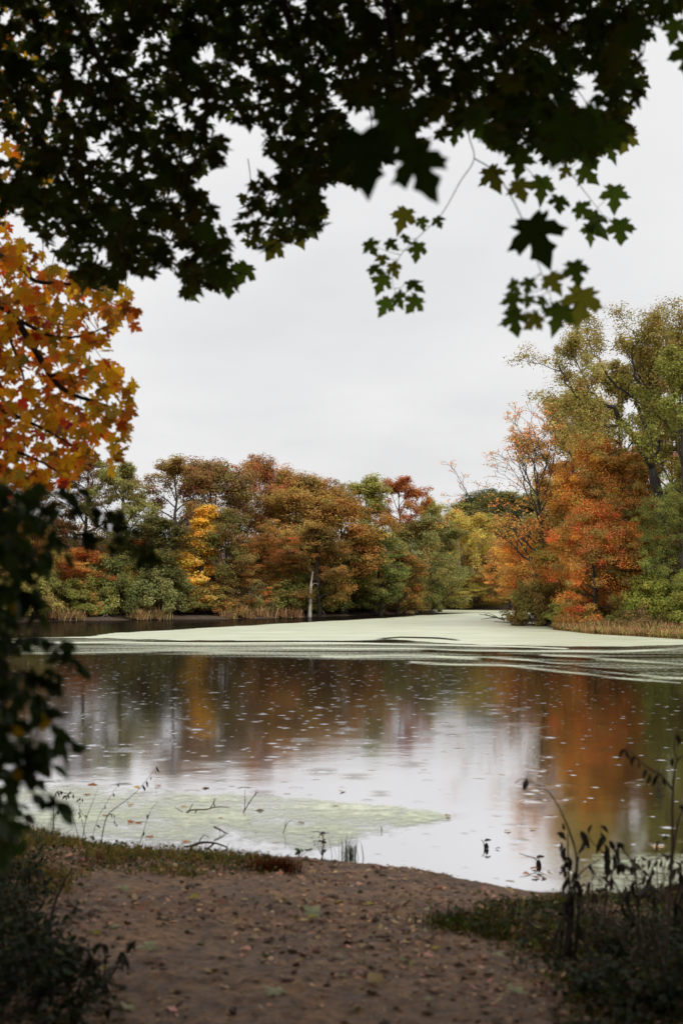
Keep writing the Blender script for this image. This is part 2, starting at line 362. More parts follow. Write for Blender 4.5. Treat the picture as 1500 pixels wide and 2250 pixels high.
# ------------------------------------------------------------------ terrain, water, duckweed
SHORE = [(-5.9, 12.8), (-3.7, 12.1), (-2.2, 10.9), (-1.05, 10.45), (-.42, 10.4), (.2, 10.2), (.8, 9.9), (1.3, 9.4), (1.66, 9.2), (2.4, 9.25), (3.4, 9.6),
         (7, 11), (12, 19), (18.5, 38), (22, 58), (20, 66), (17.6, 73), (15.9, 82), (16.2, 93), (19, 115), (22.9, 143), (33, 185), (33, 201), (20, 203), (13, 196),
         (13, 178), (6, 150), (-5, 128), (-12, 120), (-21, 115), (-28, 109.5), (-33, 104), (-42, 88), (-40, 60), (-25, 30), (-12, 17)]
def zg(x, y):
    x = np.asarray(x, float); y = np.asarray(y, float)
    sd = polydist(x, y, SHORE); ins = inpoly(x, y, SHORE); sd = np.where(ins, -sd, sd)
    p = np.maximum(sd, 0)
    near = .06 * sstep(0, .25, p) + .75 * (1 - np.exp(-p / 4.5)) + .10 * (fbm(x * .9, y * .9, 3, 3) - .45) * sstep(.1, 1.5, p)
    far = .25 * sstep(0, .8, p) + .04 * p
    hill = 9.0 * sstep(3, 42, p) * np.where(x > 14, .45, 1.0) + 2.5 * (fbm(x * .03, y * .03, 3, 9) - .5) * sstep(5, 30, p)
    f = sstep(22, 60, y)
    z = near * (1 - f) + (far + hill) * f
    return np.where(ins, -.9 * (1 - np.exp(-np.maximum(-sd, 0) / 2.5)), z)
def ground_px(u, v):
    """point where the ray through a pixel meets the near bank"""
    z = 0.5
    for _ in range(12):
        P = on_z(u, v, z); z = float(zg(P[0], P[1]))
        if z < 0: z = 0.0
    P = on_z(u, v, z); P[2] = z
    return P
ang = np.radians(np.concatenate([np.linspace(62, 118, 260, endpoint=False), np.linspace(118, 422, 130, endpoint=False)]))
rad = np.concatenate([[.3], np.geomspace(.8, 900, 190)])
gx = rad[:, None] * np.cos(ang)[None]; gy = rad[:, None] * np.sin(ang)[None]
gz = zg(gx, gy)
na, nr = len(ang), len(rad)
i = np.arange(nr - 1)[:, None] * na; j = np.arange(na)[None]; j2 = (j + 1) % na
Q = np.stack([i + j, i + na + j, i + na + j2, i + j2], -1).reshape(-1, 4)
V = np.stack([gx, gy, gz], -1).reshape(-1, 3)
V = np.vstack([V, [0, 0, zg(0, 0)]]); k = len(V) - 1
T = np.stack([np.full(na, k), np.arange(na), (np.arange(na) + 1) % na], -1)
tag(obj('ground', mesh_np('ground', V, [Q, T], None, True), ground_material()), kind='structure')
M_PATH = path_material()
# trodden dirt: a finer sheet with its own lumps over the near bank
xs = np.arange(-4.6, 4.6, .035); ys = np.arange(2.2, 11.2, .035)
X, Y = np.meshgrid(xs, ys); Z = zg(X, Y)
def path_z(x, y):
    """height of the trodden dirt with its lumps"""
    x = np.asarray(x, float); y = np.asarray(y, float)
    lump = .05 * (fbm(x * 2.0, y * 2.0, 3, 21) - .45) + .07 * (np.maximum(fbm(x * 13, y * 13, 2, 5), .36) - .42)
    return zg(x, y) + .022 + lump * (.25 + .75 * sstep(0, .35, polydist(x, y, SHORE)))
okv = (~inpoly(X, Y, SHORE)) & (polydist(X, Y, SHORE) > .02)
Zp = path_z(X, Y)
idx = np.arange(X.size).reshape(X.shape)
Qp = np.stack([idx[:-1, :-1], idx[:-1, 1:], idx[1:, 1:], idx[1:, :-1]], -1).reshape(-1, 4)
Qp = Qp[okv.ravel()[Qp].all(1)]
used = np.unique(Qp); rem = np.zeros(X.size, int); rem[used] = np.arange(len(used))
tag(obj('path', mesh_np('path', np.stack([X, Y, Zp], -1).reshape(-1, 3)[used], [rem[Qp]], None, True), M_PATH), kind='structure')
wv = np.array([[-160, 6, 0], [160, 6, 0], [160, 300, 0], [-160, 300, 0]], float)
tag(obj('water', mesh_np('water', wv, [np.array([[0, 1, 2, 3]])]), water_material()), kind='structure')

M_DUCK = duckweed_material()
def interp(u, pts): return np.interp(u, [p[0] for p in pts], [p[1] for p in pts])
def duck_sheet(name, us, vs_, dens, label):
    U, Vv = np.meshgrid(us, vs_); D = dens(U, Vv); P = on_z(U, Vv, .005)
    ins = inpoly(P[..., 0], P[..., 1], SHORE)
    D = D * ins
    idx = np.arange(U.size).reshape(U.shape)
    Q = np.stack([idx[:-1, :-1], idx[1:, :-1], idx[1:, 1:], idx[:-1, 1:]], -1).reshape(-1, 4)
    Q = Q[(D.ravel()[Q] > .01).any(1)]
    used = np.unique(Q); rem = np.zeros(U.size, int); rem[used] = np.arange(len(used))
    o = obj(name, mesh_np(name, P.reshape(-1, 3)[used], [rem[Q]], {'cover': D.ravel()[used]}), M_DUCK)
    return tag(o, label, 'duckweed', kind='stuff')
def far_density(U, Vv):
    top = interp(U, [(-200, 1405), (190, 1399), (260, 1390), (400, 1383), (500, 1377), (700, 1366), (850, 1358), (930, 1352), (1000, 1348), (1120, 1346.5), (1150, 1338), (1700, 1338)])
    bot = interp(U, [(-200, 1402), (230, 1402), (400, 1407), (750, 1408), (850, 1405), (960, 1412), (1100, 1418), (1250, 1421), (1380, 1420), (1500, 1416), (1650, 1413)])
    bot = bot + 3.5 * (fbm(U * .03, Vv * .02, 3, 70) - .45); top = top + 2.5 * (fbm(U * .025, Vv * 0, 3, 71) - .45)
    d = sstep(-1.2, 1.2, Vv - top) * sstep(-1.5, 1.5, bot - Vv)
    cove = sstep(-.6, .6, 1346 - Vv) * sstep(930, 990, U) * sstep(1175, 1140, U); d = np.maximum(d, cove)
    thin_end = interp(U, [(-200, 1450), (300, 1452), (700, 1462), (1000, 1468), (1250, 1490), (1400, 1510), (1600, 1525)])
    t = sstep(-1, 2, Vv - bot) * sstep(0, 26, thin_end - Vv)
    left = interp(U, [(-200, .34), (200, .37), (700, .38), (900, .31), (1200, .26), (1600, .24)])
    th = t * left
    wob = 5 * (vnoise(U * .008, Vv * .02, 4) - .5)
    for pts, w, a in (([(-200, 1413), (300, 1412), (700, 1411), (1000, 1417), (1250, 1427)], 2.0, .75),
                      ([(620, 1424), (900, 1424), (1150, 1433), (1330, 1432), (1500, 1424), (1650, 1420)], 3.5, .5),
                      ([(700, 1440), (950, 1440), (1150, 1452), (1300, 1468), (1450, 1488), (1650, 1500)], 5, .5),
                      ([(900, 1455), (1100, 1462), (1280, 1480), (1500, 1503)], 4, .42),
                      ([(1180, 1440), (1350, 1447), (1550, 1462)], 4.5, .45)):
        y = interp(U, pts); rng_ = (U > pts[0][0]) & (U < pts[-1][0])
        th = np.maximum(th, rng_ * a * np.exp(-((Vv + wob - y) / w) ** 2))
    for pts, w in (([(830, 1404), (880, 1400), (960, 1402), (1010, 1407)], 2.2), ([(820, 1409), (900, 1408)], 2.5), ([(300, 1409), (900, 1409.5)], 1.1),
                   ([(930, 1429), (1150, 1441), (1300, 1450)], 2.5), ([(1050, 1447), (1250, 1463), (1400, 1480)], 3.0)):
        y = interp(U, pts); rng_ = sstep(pts[0][0] - 15, pts[0][0] + 15, U) * sstep(pts[-1][0] + 15, pts[-1][0] - 15, U)
        cut = 1 - .85 * rng_ * np.exp(-((Vv - y) / w) ** 2); d = d * cut; th = th * cut
    return np.maximum(d * .80, th)
duck_sheet('duckweed', np.arange(-260, 1760, 12), np.concatenate([np.arange(1337, 1352, .5), np.arange(1352, 1545, 1.0)]), far_density,
           'pale green duckweed mat spread across the far half of the pond')
def near_density(U, Vv):
    top = 16 * (vnoise(U * .02, Vv * .03, 11) - .5) + interp(U, [(-300, 1712), (100, 1716), (300, 1724), (500, 1738), (700, 1752), (850, 1768), (960, 1783), (1010, 1800), (1011, 1990)])
    bot = interp(U, [(-300, 2100), (640, 2100), (700, 1885), (790, 1852), (900, 1826), (1005, 1803)])
    d = sstep(-4, 10, Vv - top) * sstep(-14, 22, bot - Vv) * sstep(1015, 990, U) * (.43 - .10 * sstep(1790, 1870, Vv) + .5 * (fbm(U * .012, Vv * .035, 4, 3) - .47))
    P = on_z(U, Vv, 0.0); e = polydist(P[..., 0], P[..., 1], SHORE)
    d = np.clip(d, 0, 1)
    d = np.maximum(d, .62 * np.exp(-(e / .16) ** 2))
    d = np.maximum(d, .5 * sstep(1230, 1330, U) * sstep(1850, 1900, Vv))
    return d
duck_sheet('duckweed', np.arange(-300, 1800, 10), np.arange(1700, 2010, 4), near_density, 'thin whitish duckweed patch with twigs along the near shore')

# ------------------------------------------------------------------ tree builder
def leaf_quads(C, Nrm, size, rng, tone, clump, asp=.62):
    n = len(C); A = norm(np.cross(Nrm, rng.normal(size=(n, 3)))); B = np.cross(Nrm, A)
    s = (size * rng.uniform(.65, 1.35, n))[:, None]
    V = np.stack([C - A * s * .5, C + B * s * .5 * asp + Nrm * s * .08, C + A * s * .5, C - B * s * .5 * asp + Nrm * s * .08], 1).reshape(-1, 3)
    return V, np.arange(4 * n).reshape(-1, 4), np.repeat(tone, 4), np.repeat(clump, 4)
def clumps_to_leaves(tips, rng, n_leaf, rc, flat, size, center, hang=0.0):
    tips = np.asarray(tips); k = len(tips); per = max(1, n_leaf // k)
    r = rc * rng.uniform(.6, 1.35, k)
    d = norm(rng.normal(size=(k, per, 3))) * (rng.uniform(0, 1, (k, per, 1)) ** .45)
    C = tips[:, None] + d * r[:, None, None] * np.array([1, 1, flat])
    C[..., 2] -= hang * rng.uniform(0, 1, (k, per)) * r[:, None]
    C = C.reshape(-1, 3)
    outw = norm(C - np.asarray(center))
    N = norm(np.array([0, 0, .75]) + .5 * outw + .6 * norm(d.reshape(-1, 3)) + .45 * rng.normal(size=C.shape))
    cl = np.repeat(rng.uniform(0, 1, k), per); tone = np.clip(rng.normal(.5, .2, len(C)) + .25 * (cl - .5), 0, 1)
    return leaf_quads(C, N, size, rng, tone, cl)
def limb_path(rng, p, d, L, n, wig, up):
    P = [np.array(p, float)]; d = norm(d)
    for _ in range(n):
        d = norm(d + rng.normal(0, wig, 3) + np.array([0, 0, up])); P.append(P[-1] + d * L / n)
    return np.array(P), d
def perp_dir(rng, d, a):
    q = norm(np.cross(d, rng.normal(size=3))); return norm(d * math.cos(a) + q * math.sin(a))
def branch_out(mb, tips, rng, P, r0, L, level, maxlev, nsub, wig, up, sides, tipfrac=.35):
    """sub branches along the polyline P"""
    n = len(P)
    for k in range(nsub):
        t = tipfrac + (1 - tipfrac) * (k + rng.uniform(.2, .9)) / nsub
        f = t * (n - 1); i0 = min(int(f), n - 2); p = P[i0] + (P[i0 + 1] - P[i0]) * (f - i0)
        d = perp_dir(rng, norm(P[i0 + 1] - P[i0]), rng.uniform(.5, 1.05)); d[2] += .15
        l = L * rng.uniform(.35, .62) * (1.15 - .5 * t)
        Q, _ = limb_path(rng, p, d, l, 4, wig, up); rr = max(r0 * .5 * (1.1 - .6 * t), .016)
        mb.tube(Q, np.linspace(rr, max(rr * .3, .011), 5), sides, False)
        if level < maxlev: branch_out(mb, tips, rng, Q, rr, l, level + 1, maxlev, max(2, nsub - 1), wig, up, max(3, sides - 1), .25)
        tips.append(Q[-1])
        if level >= maxlev - 1: tips.append(Q[2])
def proto(seed, H=16, W=10, bole=.3, nl=16, shape='round', lev=1, nsub=5, leaves=14000, size=.24, rc=1.0, flat=.62, wig=.18, up=.07, tips_keep=1.0, forks=1, hang=0.0, rtrunk=None):
    rng = np.random.default_rng(seed); mb = MB(); tips = []
    r0 = rtrunk or H * .017
    for fk in range(forks):
        lean = rng.normal(0, .03, 2) if forks == 1 else np.array([math.cos(fk * 2.4 + seed), math.sin(fk * 2.4 + seed)]) * .16
        zt = np.linspace(0, H * .93, 10)
        P = np.stack([lean[0] * zt + np.cumsum(rng.normal(0, H * .006, 10)), lean[1] * zt + np.cumsum(rng.normal(0, H * .006, 10)), zt], -1); P[0, :2] *= .2
        R = np.interp(np.linspace(0, 1, 10), [0, .06, .5, 1], [1.35, 1, .62, .12]) * r0
        mb.tube(P, R, 8, True); tips.append(P[-1])
        for q in range(nl):
            s = (q + rng.uniform(0, .9)) / nl; t = bole + (1 - bole) * s * .97
            f = t * 9; i0 = min(int(f), 8); p = P[i0] + (P[i0 + 1] - P[i0]) * (f - i0)
            pr = {'round': math.sin(math.pi * (.22 + .74 * s)), 'cone': 1.0 - .88 * s, 'vase': .45 + .6 * math.sin(math.pi * (.15 + .6 * s)), 'oval': math.sin(math.pi * (.30 + .62 * s)) * .95}[shape]
            el = {'round': math.radians(8 + 62 * s), 'cone': math.radians(5 + 45 * s), 'vase': math.radians(38 + 35 * s), 'oval': math.radians(25 + 50 * s)}[shape]
            az = q * 2.399 + seed + rng.normal(0, .35); L = W * .5 * pr * rng.uniform(.72, 1.12) / math.cos(min(el, 1.0)) ** .5
            d = np.array([math.cos(az) * math.cos(el), math.sin(az) * math.cos(el), math.sin(el)])
            Q, _ = limb_path(rng, p, d, L, 6, wig, up); rr = max(r0 * .42 * (1.15 - .8 * s), .03)
            mb.tube(Q, np.linspace(rr, rr * .25, 7), 5, False)
            tips += [Q[-1], Q[4]]
            branch_out(mb, tips, rng, Q, rr, L, 1, lev, nsub, wig, up, 4)
    tips = np.array(tips)
    if tips_keep < 1: tips = tips[rng.uniform(size=len(tips)) < tips_keep]
    Vl, Ql, tone, cl = clumps_to_leaves(tips, rng, leaves, rc, flat, size, (0, 0, H * .45), hang)
    w = np.percentile(np.hypot(Vl[:, 0], Vl[:, 1]), 93) * 2; h = np.percentile(Vl[:, 2], 99.6)
    return dict(trunk=mb.build('trunk', None, True), crown=mesh_np('crown', Vl, [Ql], {'tone': tone, 'clump': cl}), W=w, H=h)
def shrub_proto(seed, H=4, W=5, leaves=9000, size=.17, n=70, rc=.55, stems=9, twigs=0):
    rng = np.random.default_rng(seed); mb = MB(); tips = []
    for k in range(n):
        az = rng.uniform(0, 6.283); e = math.asin(rng.uniform(0, 1)); q = rng.uniform(.55, 1.0) * (1 + .22 * math.sin(3 * az + seed) * math.cos(2 * e + seed))
        tips.append((W / 2 * q * math.cos(e) * math.cos(az), W / 2 * q * math.cos(e) * math.sin(az), .12 * H + H * .85 * q * math.sin(e)))
    tips = np.array(tips)
    for k in range(stems + twigs):
        e = tips[rng.integers(n)] * (1.0 if k < stems else rng.uniform(1.0, 1.25)); b = np.array([e[0] * .12, e[1] * .12, -.2])
        mid = (b + e) / 2 + np.array([0, 0, .2 * H]) * rng.uniform(0, .6) + rng.normal(0, .08 * W, 3) * .4
        mb.tube(smooth_path([b, mid, e], 4), np.linspace(.05 if k < stems else .02, .012, 9), 4, False)
    Vl, Ql, tone, cl = clumps_to_leaves(tips, rng, leaves, rc, .8, size, (0, 0, H * .3))
    Vl[:, 2] = np.maximum(Vl[:, 2], .02)
    w = np.percentile(np.hypot(Vl[:, 0], Vl[:, 1]), 95) * 2; h = np.percentile(Vl[:, 2], 99.5)
    return dict(trunk=mb.build('stem', None, True), crown=mesh_np('foliage', Vl, [Ql], {'tone': tone, 'clump': cl}), W=w, H=h)

PR = {
 'oak':   [proto(1, 16, 12, .16, 20, 'round', 1, 7, 34000, .25, 1.15), proto(2, 16, 11, .14, 20, 'round', 1, 7, 34000, .25, 1.1), proto(3, 16, 13, .18, 20, 'round', 1, 7, 34000, .25, 1.2, .55)],
 'open':  [proto(11, 17, 10, .34, 14, 'round', 2, 4, 22000, .22, .75, .55, .22), proto(12, 17, 11, .32, 15, 'round', 2, 4, 22000, .22, .75, .5, .22)],
 'cone':  [proto(21, 14, 6, .08, 26, 'cone', 1, 6, 24000, .22, .75)],
 'oval':  [proto(31, 16, 9, .08, 24, 'oval', 1, 6, 32000, .23, .95), proto(32, 16, 8.5, .06, 24, 'oval', 1, 6, 32000, .23, .9)],
 'maple': [proto(41, 13, 10, .08, 26, 'round', 1, 7, 60000, .165, .95, .62, .2, .03), proto(42, 13, 10, .06, 26, 'round', 1, 7, 60000, .165, .9, .58, .2, .04), proto(43, 13, 11, .07, 24, 'vase', 1, 8, 60000, .165, .85, .55, .22, .02)],
 'thin':  [proto(51, 17, 12, .12, 26, 'vase', 3, 5, 11000, .17, .34, .8, .17, .04, .38)],
 'aspen': [proto(61, 16, 7, .50, 12, 'oval', 1, 6, 18000, .24, .9, .7, .15, .08, 1.0, 2, 0.0, .15)],
 'shrub': [shrub_proto(71, leaves=13000, n=90), shrub_proto(72, 4, 5.4, leaves=13000, n=90), shrub_proto(73, 4, 4.6, leaves=12000, n=75)],
 'brush': [shrub_proto(75, 3.5, 4.5, 4500, .14, 60, .45, 26, 60)],
}
BARK_DARK = (.055, .045, .036)
CNT = {}
def plant(name, kind, u, Y, vtop, wpx, color, label, tint2=None, cat='tree', group=None, bark=BARK_DARK, var=None, zoff=0.0, gain=1.0):
    k = CNT.get(kind, 0); CNT[kind] = k + 1
    p = PR[kind][(k if var is None else var) % len(PR[kind])]
    top = at(u, vtop, Y); x = top[0]; zb = float(zg(x, Y)) - .15 + zoff
    r = thing(name, label, cat, (x, Y, zb), group)
    s = wpx / FPX * Y / p['W']; r.scale = (s, s, (top[2] - zb) / p['H']); r.rotation_euler = (0, 0, (k * 2.1 + u * .37) % 6.28)
    c = tuple(min(q * gain, .95) for q in calm(color)); c2 = tuple(min(q * gain, .95) for q in calm(tint2)) if tint2 else c
    isS = kind in ('shrub', 'brush')
    obj('stem' if isS else 'trunk', p['trunk'], M_BARK, r, color=bark)
    obj('foliage' if isS else 'crown', p['crown'], M_FAR, r, color=c, tint2=c2)
    return r
GL, GR, GF = 'trees on the left bank', 'trees on the right bank', 'trees at the far end of the pond'
G = 1.8
def T_(name, kind, u, Y, vt, w, c, label, c2=None, g=GL, **kw): plant(name, kind, u, Y, vt, w * 1.18, c, label, c2, 'tree', g, gain=G, **kw)
# --- left bank, crest row
T_('oak_tree', 'oak', -60, 128, 1020, 190, (110, 80, 50), 'brown oak crown at the left frame edge behind the orange maple', (90, 60, 45))
T_('oak_tree', 'oak', 60, 132, 1035, 170, (90, 95, 60), 'olive oak behind the orange maple at far left', (120, 80, 50))
T_('oak_tree', 'open', 185, 136, 1005, 150, (105, 62, 48), 'dark red-brown tree just right of the orange maple leaves', (95, 85, 50))
T_('oak_tree', 'open', 265, 126, 1015, 150, (112, 112, 66), 'open olive oak with dark trunk and sky showing beneath its crown')
T_('oak_tree', 'open', 388, 132, 1008, 190, (128, 112, 66), 'open olive and dusky red tree left of the conical yellow tree', (135, 80, 66))
T_('oak_tree', 'oak', 492, 138, 1008, 185, (128, 88, 64), 'tall brownish red tree above the orange rounded tree on the left ridge', (105, 100, 62))
T_('oak_tree', 'oak', 572, 146, 1002, 130, (145, 82, 55), 'rust red treetop forming the highest point of the left ridge', (120, 95, 55))
T_('oak_tree', 'oak', 632, 152, 1030, 120, (130, 122, 55), 'yellow-olive treetop right of the rust red summit tree', (140, 75, 60))
T_('oak_tree', 'oak', 715, 152, 1045, 150, (138, 98, 55), 'brown crown in the middle of the ridge line', (118, 104, 58))
T_('oak_tree', 'oval', 800, 158, 1048, 130, (125, 126, 68), 'light olive green treetop left of the red-orange oak')
T_('oak_tree', 'open', 886, 162, 1050, 125, (148, 86, 54), 'red-orange oak standing up at the right end of the left ridge', (140, 70, 48))
# --- left bank, middle row
T_('maple_tree', 'maple', 60, 119, 1150, 150, (150, 95, 48), 'orange-brown maple behind the dark shrub on the left', (105, 100, 55))
T_('maple_tree', 'maple', 195, 120, 1205, 150, (156, 98, 48), 'low orange maple above the left shrubs near the dark foreground leaves', (150, 80, 40))
T_('oak_tree', 'oval', 335, 122, 1135, 140, (78, 82, 48), 'dark green tree between the open olive oak and conical yellow tree', (92, 88, 50))
T_('maple_tree', 'cone', 440, 126, 1112, 100, (188, 160, 62), 'conical golden yellow maple on the left bank', (184, 132, 54))
T_('maple_tree', 'maple', 566, 131, 1150, 170, (158, 100, 54), 'rounded rusty orange maple left of the dead white trunk', (118, 96, 54))
T_('oak_tree', 'oak', 645, 141, 1078, 185, (146, 112, 62), 'large ochre brown oak above the dead white trunk', (128, 108, 60))
T_('oak_tree', 'oak', 748, 140, 1090, 160, (142, 98, 50), 'orange-brown oak in the middle of the left bank', (128, 92, 50))
T_('maple_tree', 'oval', 758, 141, 1195, 120, (112, 106, 48), 'olive yellow young tree right of the dead white trunk', (92, 92, 46))
T_('oak_tree', 'oval', 838, 143, 1165, 110, (102, 112, 64), 'sage green tree below the red-orange oak')
T_('oak_tree', 'oak', 910, 158, 1135, 130, (104, 110, 70), 'grey-green oak right of the red-orange oak', (124, 110, 66))
T_('oak_tree', 'oval', 965, 176, 1150, 110, (116, 108, 66), 'olive brown tree at the mouth of the far cove', (100, 108, 66))
T_('oak_tree', 'oak', 500, 127, 1120, 120, (112, 92, 56), 'dull brown tree between the yellow cone and the rusty maple', (84, 86, 50))
T_('oak_tree', 'oak', 700, 131, 1150, 130, (100, 84, 48), 'dark brown tree just behind the dead white trunk', (120, 84, 44))
T_('oak_tree', 'oval', 870, 148, 1210, 110, (112, 92, 50), 'brown olive tree at the right end of the left bank', (146, 92, 50))
T_('oak_tree', 'oak', 280, 128, 1180, 140, (96, 84, 46), 'brownish understorey tree below the open olive oak', (150, 86, 44))
# --- far cove
T_('oak_tree', 'oval', 948, 214, 1098, 80, (130, 128, 74), 'yellow-green treetop beside the notch in the ridge', g=GF)
T_('oak_tree', 'oak', 1070, 245, 1078, 150, (82, 90, 60), 'dark green rounded tree on the far skyline', g=GF)
T_('oak_tree', 'oak', 1150, 240, 1085, 150, (92, 96, 62), 'dark olive tree on the skyline behind the bare branches', g=GF)
T_('oak_tree', 'oval', 1012, 242, 1106, 120, (124, 124, 70), 'pale olive tree on the skyline left of the dark rounded tree', None, GF)
T_('oak_tree', 'oval', 1042, 250, 1092, 120, (108, 112, 66), 'green tree just left of the dark rounded skyline tree', None, GF)
T_('oak_tree', 'oval', 1112, 236, 1082, 140, (100, 102, 62), 'olive tree right of the dark rounded skyline tree', None, GF)
T_('aspen_tree', 'aspen', 1018, 204, 1122, 105, (158, 140, 74), 'yellow aspen with two pale trunks at the far end', (150, 140, 70), GF, bark=(.42, .38, .32))
T_('oak_tree', 'oak', 990, 222, 1130, 110, (140, 124, 72), 'yellow-tan tree behind the yellow aspen on its left', (140, 98, 56), GF)
T_('oak_tree', 'oak', 1085, 222, 1130, 120, (128, 126, 68), 'olive tree behind the yellow aspen on its right', (146, 116, 66), GF)
T_('maple_tree', 'maple', 975, 207, 1215, 110, (132, 84, 44), 'low russet tree at the left of the cove end', (84, 88, 50), GF)
T_('maple_tree', 'maple', 1040, 203.5, 1262, 120, (138, 128, 60), 'low yellow-green bush-like tree beneath the yellow aspen', (128, 112, 58), GF, zoff=-.4)
T_('maple_tree', 'oak', 1118, 200, 1200, 120, (156, 108, 64), 'pinkish tan tree at the right of the cove end', (126, 106, 58), GF)
T_('maple_tree', 'maple', 1160, 190, 1245, 110, (164, 104, 58), 'small peach-coloured tree by the water left of the right bank', (134, 118, 58), GF)
# --- right bank
T_('oak_tree', 'oval', 1255, 118, 850, 190, (124, 128, 80), 'pale grey-green tall tree behind the bare twiggy tree', (148, 122, 76), GR)
T_('oak_tree', 'open', 1440, 98, 735, 230, (124, 112, 66), 'olive brown tree crown filling in behind the cottonwood top', (112, 112, 62), GR)
T_('oak_tree', 'open', 1365, 101, 800, 170, (132, 118, 70), 'tan olive tree crown behind the arching cottonwood limb', (116, 112, 64), GR)
T_('oak_tree', 'open', 1530, 92, 715, 190, (116, 112, 60), 'olive tree crown cut by the right frame edge beside the cottonwood top', (104, 106, 56), GR)
T_('oak_tree', 'oval', 1600, 84, 800, 200, (104, 106, 54), 'dark olive tree mostly outside the right frame edge', None, GR)
T_('maple_tree', 'oak', 1335, 108, 1010, 180, (150, 110, 62), 'tan brown tree behind the upper orange maple', (118, 112, 62), GR)
T_('maple_tree', 'open', 1470, 104, 890, 170, (158, 50, 46), 'crimson red maple seen behind the big cottonwood', (140, 44, 42), GR)
T_('maple_tree', 'maple', 1500, 100, 1100, 150, (172, 60, 42), 'red-orange maple at the right frame edge', (120, 84, 44), GR)
T_('maple_tree', 'thin', 1185, 98, 885, 275, (204, 132, 62), 'half bare fan-shaped tree with sparse orange leaves on the right bank', (188, 112, 76), GR)
T_('maple_tree', 'maple', 1312, 94, 955, 190, (178, 112, 50), 'bright orange maple beneath the big cottonwood', (150, 112, 56), GR)
T_('maple_tree', 'maple', 1405, 97, 1060, 190, (176, 96, 46), 'orange-brown maple left of the dark green locust', (112, 106, 56), GR)
T_('oak_tree', 'oval', 1265, 95, 1090, 130, (116, 120, 62), 'green tree wedged between the bare tree and bright orange maple', (150, 112, 54), GR)
T_('maple_tree', 'oak', 1175, 108, 1150, 150, (158, 112, 66), 'tan orange tree below the half bare tree', (186, 128, 58), GR)
T_('maple_tree', 'cone', 1210, 96, 1180, 110, (196, 140, 58), 'golden orange low tree left of the scarlet maple', (168, 112, 58), GR)
T_('oak_tree', 'oval', 1360, 90, 1110, 150, (120, 110, 58), 'mottled olive tree right above the scarlet maple', (150, 84, 46), GR)
T_('maple_tree', 'maple', 1305, 83, 1105, 185, (182, 94, 44), 'scarlet-orange maple hanging over the water on the right bank', (118, 100, 54), GR, zoff=-.6)
T_('oak_tree', 'oak', 1430, 82, 1180, 190, (108, 104, 56), 'olive brown tree in front of the big cottonwood trunk', (140, 84, 46), GR)
T_('oak_tree', 'open', 1228, 100, 1010, 130, (138, 116, 66), 'brownish olive tree right behind the half bare tree trunk', (176, 112, 58), GR)
T_('oak_tree', 'open', 1378, 92, 1000, 150, (134, 118, 66), 'thin olive tan tree in front of the cottonwood fork', (150, 96, 56), GR)
T_('maple_tree', 'oak', 1285, 88, 1120, 110, (122, 112, 60), 'mixed green and brown tree between the two orange maples', (176, 104, 48), GR)
T_('maple_tree', 'open', 1130, 116, 1185, 130, (160, 120, 72), 'straggly tan tree overhanging the water left of the brown-olive bush', (176, 124, 66), GR)
T_('maple_tree', 'maple', 1385, 84, 1210, 130, (150, 78, 44), 'russet tree right of the scarlet maple', (112, 102, 54), GR)
T_('locust_tree', 'open', 1500, 80, 770, 190, (120, 120, 60), 'tall dark green locust at the right frame edge', (104, 110, 56), GR)
T_('locust_tree', 'maple', 1490, 76, 1040, 150, (86, 98, 52), 'low drooping green locust at the right frame edge', (104, 108, 54), GR)
